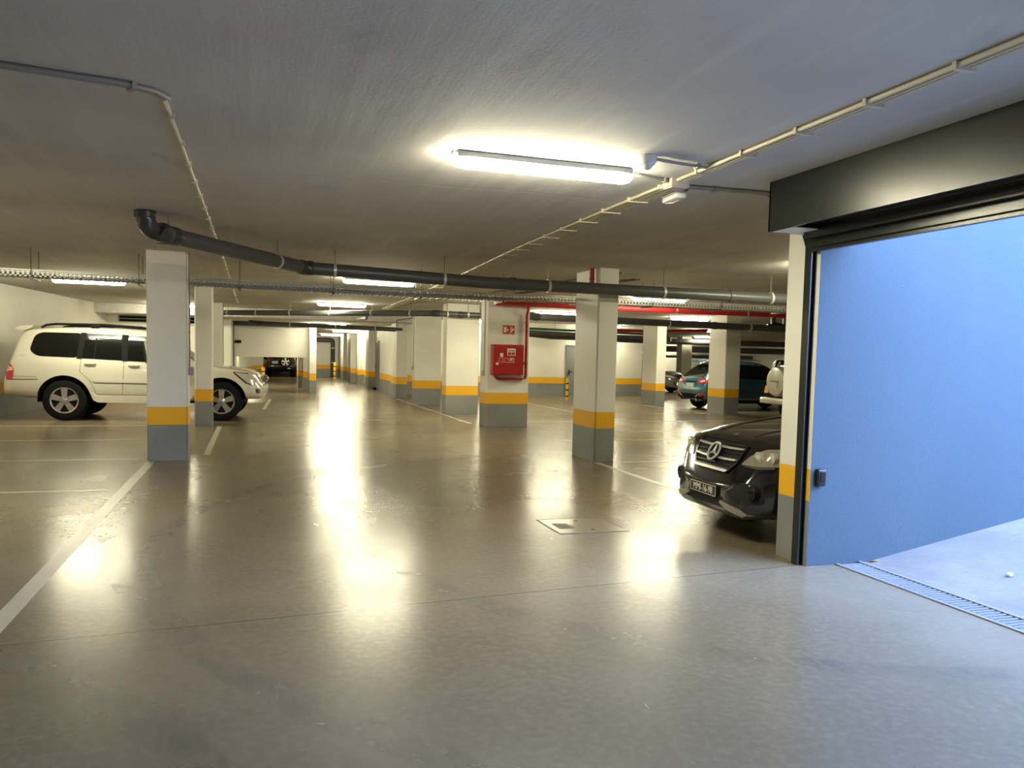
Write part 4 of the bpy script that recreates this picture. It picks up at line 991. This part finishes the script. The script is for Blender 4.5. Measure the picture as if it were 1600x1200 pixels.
Mt = Matrix.Translation((px_ + .001, 0, .438)) @ Matrix(((0, 0, 1, 0), (1, 0, 0, 0), (0, 1, 0, 0), (0, 0, 0, 1))) @ Matrix.Diagonal((1.0, 1.12, 1, 1))
text_mesh('plate_text', 'MMI-16-98', .088, .0015, M['signwhite'], pt, Mt)
panel(bv, 'rear_window', [(-.62, 1.2), (.62, 1.2), (.56, 1.58), (-.56, 1.58)], 'x', -1, M['glass'], c_, round_=.05)

# ---- teal blue suv (rear)
c_ = car_root('suv', 'teal blue suv with red tail lamps behind the right column', (13.2, 22.75), (0, 0), math.radians(0), .96)
rows = [(0, .40, .72, .60, .7, .66, .5), (.05, .35, .84, .76, .82, .84, .6), (.11, .33, .885, .94, .86, 1.02, .66), (.20, .32, .90, 1.03, .87, 1.16, .66), (.5, .3, .91, 1.05, .88, 1.44, .62), (.78, .28, .91, 1.05, .88, 1.585, .58), (1.1, .26, .91, 1.03, .88, 1.635, .58), (1.6, .26, .91, 1.0, .88, 1.65, .58), (2.3, .26, .91, .98, .88, 1.60, .6), (2.6, .26, .91, .98, .88, 1.50, .62),
        (3.1, .26, .91, .96, .87, 1.15, .7), (3.3, .26, .91, .94, .86, 1.03, .68), (4.0, .27, .88, .86, .8, .93, .6), (4.3, .28, .78, .7, .7, .78, .5), (4.41, .34, .6, .55, .55, .6, .4)]
WB = (.88, 3.52)
bo, bv = body(rows, WB, .40, .345, M['cyan'], c_)
bm = bmesh.new(); box(bm, .4, -.6, .22, 4.1, .6, .5); obj('underbody', bm, M['black'], c_)
for s in (-1, 1):
    for x in WB: wheel(c_, x, s * .79, .345, .22, .225, 5, s, 1)
    panel(bv, 'door_window', [(.72, 1.36), (1.0, 1.52), (2.45, 1.47), (3.0, 1.12), (3.0, 1.0), (.95, 1.07)], 'y', s, M['glass'], c_, round_=.04)
    panel(bv, 'tail_lamp', [(s * .42, .93), (s * .50, 1.0), (s * .80, 1.06), (s * .885, 1.04), (s * .885, .92), (s * .70, .875), (s * .5, .88)], 'x', -1, M['lamp_red'], c_, t=.016, round_=.03)
    panel(bv, 'tail_lamp_lens', [(s * .55, .935), (s * .72, .985), (s * .80, .98), (s * .80, .93), (s * .65, .905)], 'x', -1, M['lamp_pink'], c_, t=.02, label='pale inner lens')
    panel(bv, 'tail_lamp_side', [(.08, .93), (.42, 1.06), (.40, .98), (.12, .89)], 'y', s, M['lamp_red'], c_, t=.012)
    panel(bv, 'bumper_reflector', [(s * .52, .50), (s * .60, .55), (s * .84, .545), (s * .86, .47), (s * .62, .455)], 'x', -1, M['lamp_red'], c_, t=.012, round_=.02)
    bm = bmesh.new(); tube(bm, [(.85, s * .52, 1.60), (.95, s * .54, 1.66), (2.2, s * .54, 1.655), (2.35, s * .54, 1.60)], .016, 8); obj('roof_rail', bm, M['steel'], c_, True)
    panel(bv, 'sill_trim', [(1.3, .36), (3.1, .36), (3.1, .28), (1.3, .28)], 'y', s, M['black'], c_, t=.012)
    lines(bv, [[(1.35, .36), (3.05, .36)]], 'y', s, c_, w=.014, m=M['skid'], t=.015, name='sill_strip')
    bm = bmesh.new(); tube(bm, [(-.03, s * .52, .34), (.3, s * .52, .34)], .045, 12); obj('exhaust_tip', bm, M['chrome'], c_, True)
    mirror_part(c_, 2.95, s * .9, 1.05, s, M['cyan'])
panel(bv, 'rear_window', [(-.66, 1.08), (.66, 1.08), (.56, 1.52), (-.56, 1.52)], 'x', -1, M['glass'], c_, round_=.05)
bm = bmesh.new(); prism(bm, [(.46, 1.57), (.36, 1.57), (.40, 1.60), (.70, 1.645)], 'y', -.56, .56); obj('roof_spoiler', bm, M['cyan'], c_, True)
bp = panel(bv, 'bumper_cladding', [(-.80, .36), (.80, .36), (.86, .50), (.5, .53), (.42, .45), (-.42, .45), (-.5, .53), (-.86, .50)], 'x', -1, M['black'], c_, t=.012, round_=.02)
lines(bv, [[(-.62, .53), (-.44, .44), (-.40, .36)], [(.62, .53), (.44, .44), (.40, .36)]], 'x', -1, c_, w=.03, m=M['skid'], t=.02, name='bumper_trim')
bm = bmesh.new(); q = bv.ray_cast(Vector((-4, 0, .80)), Vector((1, 0, 0)))[0]; box(bm, q.x - .016, -.22, .735, q.x + .06, .22, .865, bevel=.004); obj('number_plate', bm, M['plate_white'], c_)
panel(bv, 'tailgate_handle', [(-.36, .90), (.36, .90), (.34, .935), (-.34, .935)], 'x', -1, M['black'], c_, t=.01)
panel(bv, 'windscreen', [(-.68, 1.1), (.68, 1.1), (.58, 1.5), (-.58, 1.5)], 'x', 1, M['glass'], c_, round_=.05)

# ---- silver beige off-roader (rear)
def boxy(paint, root, L=4.3, wm=.85, H_=1.78, R=.41, wb=(.85, 3.3)):
    rows = [(0, .58, wm - .03, .74, wm - .04, .78, .7), (.05, .55, wm - .01, .80, wm - .03, .86, .72), (.09, .52, wm, 1.05, wm - .03, 1.25, .72), (.14, .5, wm, 1.10, wm - .03, 1.60, .69), (.24, .48, wm, 1.12, wm - .03, H_ - .05, .67), (.5, .42, wm, 1.12, wm - .03, H_ - .01, .66), (1.4, .40, wm, 1.12, wm - .03, H_, .66), (2.2, .40, wm, 1.12, wm - .03, H_ - .02, .66), (2.45, .40, wm, 1.1, wm - .03, H_ - .10, .66), (2.8, .4, wm, 1.08, wm - .04, 1.30, .68), (2.95, .4, wm, 1.05, wm - .05, 1.10, .66), (3.8, .42, wm - .02, .98, wm - .08, 1.03, .6), (L - .2, .44, wm - .04, .90, wm - .1, .98, .55), (L - .08, .46, wm - .06, .75, wm - .1, .85, .5), (L, .5, wm - .1, .66, wm - .14, .7, .45)]
    bo, bv = body(rows, wb, .47, R, paint, root)
    bm = bmesh.new(); box(bm, .3, -.5, .34, L - .3, .5, .55); obj('underbody', bm, M['black'], root)
    for s in (-1, 1):
        for x in wb: wheel(root, x, s * (wm - .14), R, .21, .24, 5, s)
        panel(bv, 'side_window', [(.25, 1.55), (2.2, 1.55), (2.55, 1.22), (2.55, 1.16), (.25, 1.18)], 'y', s, M['glass'], root, round_=.04)
        mirror_part(root, 2.55, s * wm, 1.18, s, M['black'])
    panel(bv, 'windscreen', [(-.6, 1.16), (.6, 1.16), (.56, H_ - .16), (-.56, H_ - .16)], 'x', 1, M['glass'], root, round_=.04)
    return bv
c_ = car_root('suv', 'silver beige off-roader with a covered spare wheel, half hidden by the gate pier', (12.42, 16.86), (0, 0), 0, 1.0)
bv = boxy(M['silver'], c_)
panel(bv, 'rear_window', [(-.60, 1.18), (.60, 1.18), (.56, 1.60), (-.56, 1.60)], 'x', -1, M['glass'], c_, round_=.05)
bm = bmesh.new(); lathe(bm, [(.36, .06), (.372, .0), (.37, -.14), (.345, -.185), (.28, -.20), (.10, -.205)], 40, 'x', (0, .11, 1.07)); sp_ = obj('spare_wheel_cover', bm, M['silver'], c_, True)
bm = bmesh.new(); prism(bm, [(-.01, .90), (.23, .90), (.25, 1.06), (-.03, 1.06)], 'x', -.222, -.19); o_ = obj('cover_recess', bm, M['silver'], sp_)
bm = bmesh.new(); box(bm, -.226, -.04, 1.065, -.19, .26, 1.085); obj('recess_lip', bm, M['pipe2'], sp_)
for s in (-1, 1):
    panel(bv, 'bumper_lamp', [(s * .60, .77), (s * .83, .77), (s * .83, .95), (s * .60, .95)], 'x', -1, M['lamp_orange'], c_, t=.03, round_=.02, label='amber lamp')
    panel(bv, 'tail_lamp', [(s * .74, 1.02), (s * .83, 1.02), (s * .83, 1.34), (s * .76, 1.34)], 'x', -1, M['lamp_red'], c_, t=.02, round_=.02)
bm = bmesh.new(); box(bm, -.10, -.86, .50, .12, .86, .66, bevel=.04, seg=3); obj('rear_bumper', bm, M['silver'], c_, True)
panel(bv, 'bumper_recess', [(-.8, .66), (.8, .66), (.8, .77), (-.8, .77)], 'x', -1, M['black'], c_, t=.008)
bm = bmesh.new(); tube(bm, [(-.0, .50, 1.20), (.04, .25, 1.55)], .012, 6); obj('wiper', bm, M['steel'], c_)

# ---- dark grey crossover (front), partly behind the column
c_ = car_root('crossover', 'dark grey crossover with pale grille outline between two right columns', (19.15, 33.7), (4.7, 0), math.atan2(-.84, .54), 1.0)
rows = [(0, .45, .72, .70, .7, .75, .5), (.1, .35, .9, 1.0, .86, 1.1, .62), (.5, .3, .94, 1.08, .88, 1.5, .6), (.9, .28, .94, 1.06, .88, 1.66, .6), (1.6, .27, .94, 1.04, .88, 1.70, .6), (2.4, .27, .94, 1.02, .88, 1.64, .62), (2.7, .27, .94, 1.02, .88, 1.52, .64), (3.2, .27, .94, 1.0, .87, 1.18, .7), (3.4, .27, .94, .98, .86, 1.08, .66), (4.1, .26, .92, .90, .82, 1.0, .58), (4.4, .25, .87, .82, .76, .93, .5), (4.55, .24, .80, .70, .7, .80, .45), (4.66, .25, .70, .55, .6, .62, .4), (4.7, .3, .6, .48, .5, .52, .36)]
WB = (.95, 3.74)
bo, bv = body(rows, WB, .42, .365, M['dgrey'], c_)
bm = bmesh.new(); box(bm, .5, -.6, .22, 4.3, .6, .5); obj('underbody', bm, M['black'], c_)
for s in (-1, 1):
    for x in WB: wheel(c_, x, s * .80, .365, .23, .235, 5, s, 1)
    panel(bv, 'side_window', [(.7, 1.42), (2.5, 1.5), (3.1, 1.16), (3.1, 1.04), (.8, 1.1)], 'y', s, M['glass'], c_, round_=.04)
    panel(bv, 'head_lamp', [(s * .46, .72), (s * .60, .80), (s * .82, .84), (s * .82, .76), (s * .6, .70)], 'x', 1, M['lamp_clear'], c_, t=.012, round_=.02)
    lines(bv, [[(s * .40, .86), (s * .26, .66), (s * .40, .36), (s * .62, .32)]], 'x', 1, c_, w=.028, m=M['chrome'], t=.022, name='grille_outline')
    panel(bv, 'lower_intake', [(s * .5, .5), (s * .66, .52), (s * .7, .36), (s * .5, .36)], 'x', 1, M['rimblack'], c_, t=.004)
    mirror_part(c_, 3.0, s * .92, 1.1, s, M['dgrey'])
panel(bv, 'grille', [(-.38, .86), (.38, .86), (.26, .66), (.40, .36), (-.40, .36), (-.26, .66)], 'x', 1, M['rimblack'], c_, t=.01)
q = bv.ray_cast(Vector((8, 0, .52)), Vector((-1, 0, 0)))[0]
bm = bmesh.new(); box(bm, q.x - .03, -.26, .47, q.x + .03, .26, .58, bevel=.004); obj('number_plate', bm, M['plate_white'], c_)
panel(bv, 'windscreen', [(-.70, 1.12), (.70, 1.12), (.60, 1.56), (-.60, 1.56)], 'x', 1, M['pglass'], c_, round_=.05)

# ---- black off-roader under the panel (rear)
c_ = car_root('off_roader', 'black off-roader with a bare alloy spare wheel seen under the hanging panel', (1.62, 50.0), (0, 0), PI / 2, .93)
bv = boxy(M['jblack'], c_, wm=.90, H_=1.76)
panel(bv, 'rear_window', [(-.60, 1.18), (.60, 1.18), (.56, 1.60), (-.56, 1.60)], 'x', -1, M['glass'], c_, round_=.05)
w_ = wheel(c_, 0, 0, .36, .25, .22, 5, -1, 0); w_.name = 'spare_wheel'; w_.location = (-.06, -.20, .98); w_.rotation_euler = (0, 0, -PI / 2)
bm = bmesh.new(); box(bm, -.03, .25, .86, .06, .62, 1.02, bevel=.004); obj('number_plate', bm, M['plate_white'], c_)
bm = bmesh.new(); box(bm, -.10, -.86, .48, .12, .86, .64, bevel=.03); obj('rear_bumper', bm, M['black'], c_)
for s in (-1, 1): panel(bv, 'tail_lamp', [(s * .76, .98), (s * .88, .98), (s * .88, 1.20), (s * .76, 1.20)], 'x', -1, M['lamp_red'], c_, t=.03)
for y, z in ((.60, .70), (-.42, .56)): bm = bmesh.new(); box(bm, -.115, y - .09, z - .02, -.0, y + .09, z + .03); obj('bumper_reflector', bm, M['steel'], c_)

# ------------------------------------------------------------------ light
w = bpy.data.worlds.new('sky'); S.world = w; w.use_nodes = True
bg = w.node_tree.nodes['Background']; bg.inputs[0].default_value = (.36, .53, 1.0, 1); bg.inputs[1].default_value = 17.5
S.view_settings.view_transform = 'Standard'; S.view_settings.look = 'None'; S.view_settings.gamma = 1.0; S.view_settings.use_curve_mapping = False
S.view_settings.exposure = 0.35
try:
    S.cycles.use_denoising = True; S.cycles.max_bounces = 9; S.cycles.diffuse_bounces = 5; S.cycles.glossy_bounces = 4; S.cycles.transmission_bounces = 2
    S.cycles.caustics_reflective = False; S.cycles.caustics_refractive = False; S.cycles.sample_clamp_indirect = 6.0
except Exception: pass
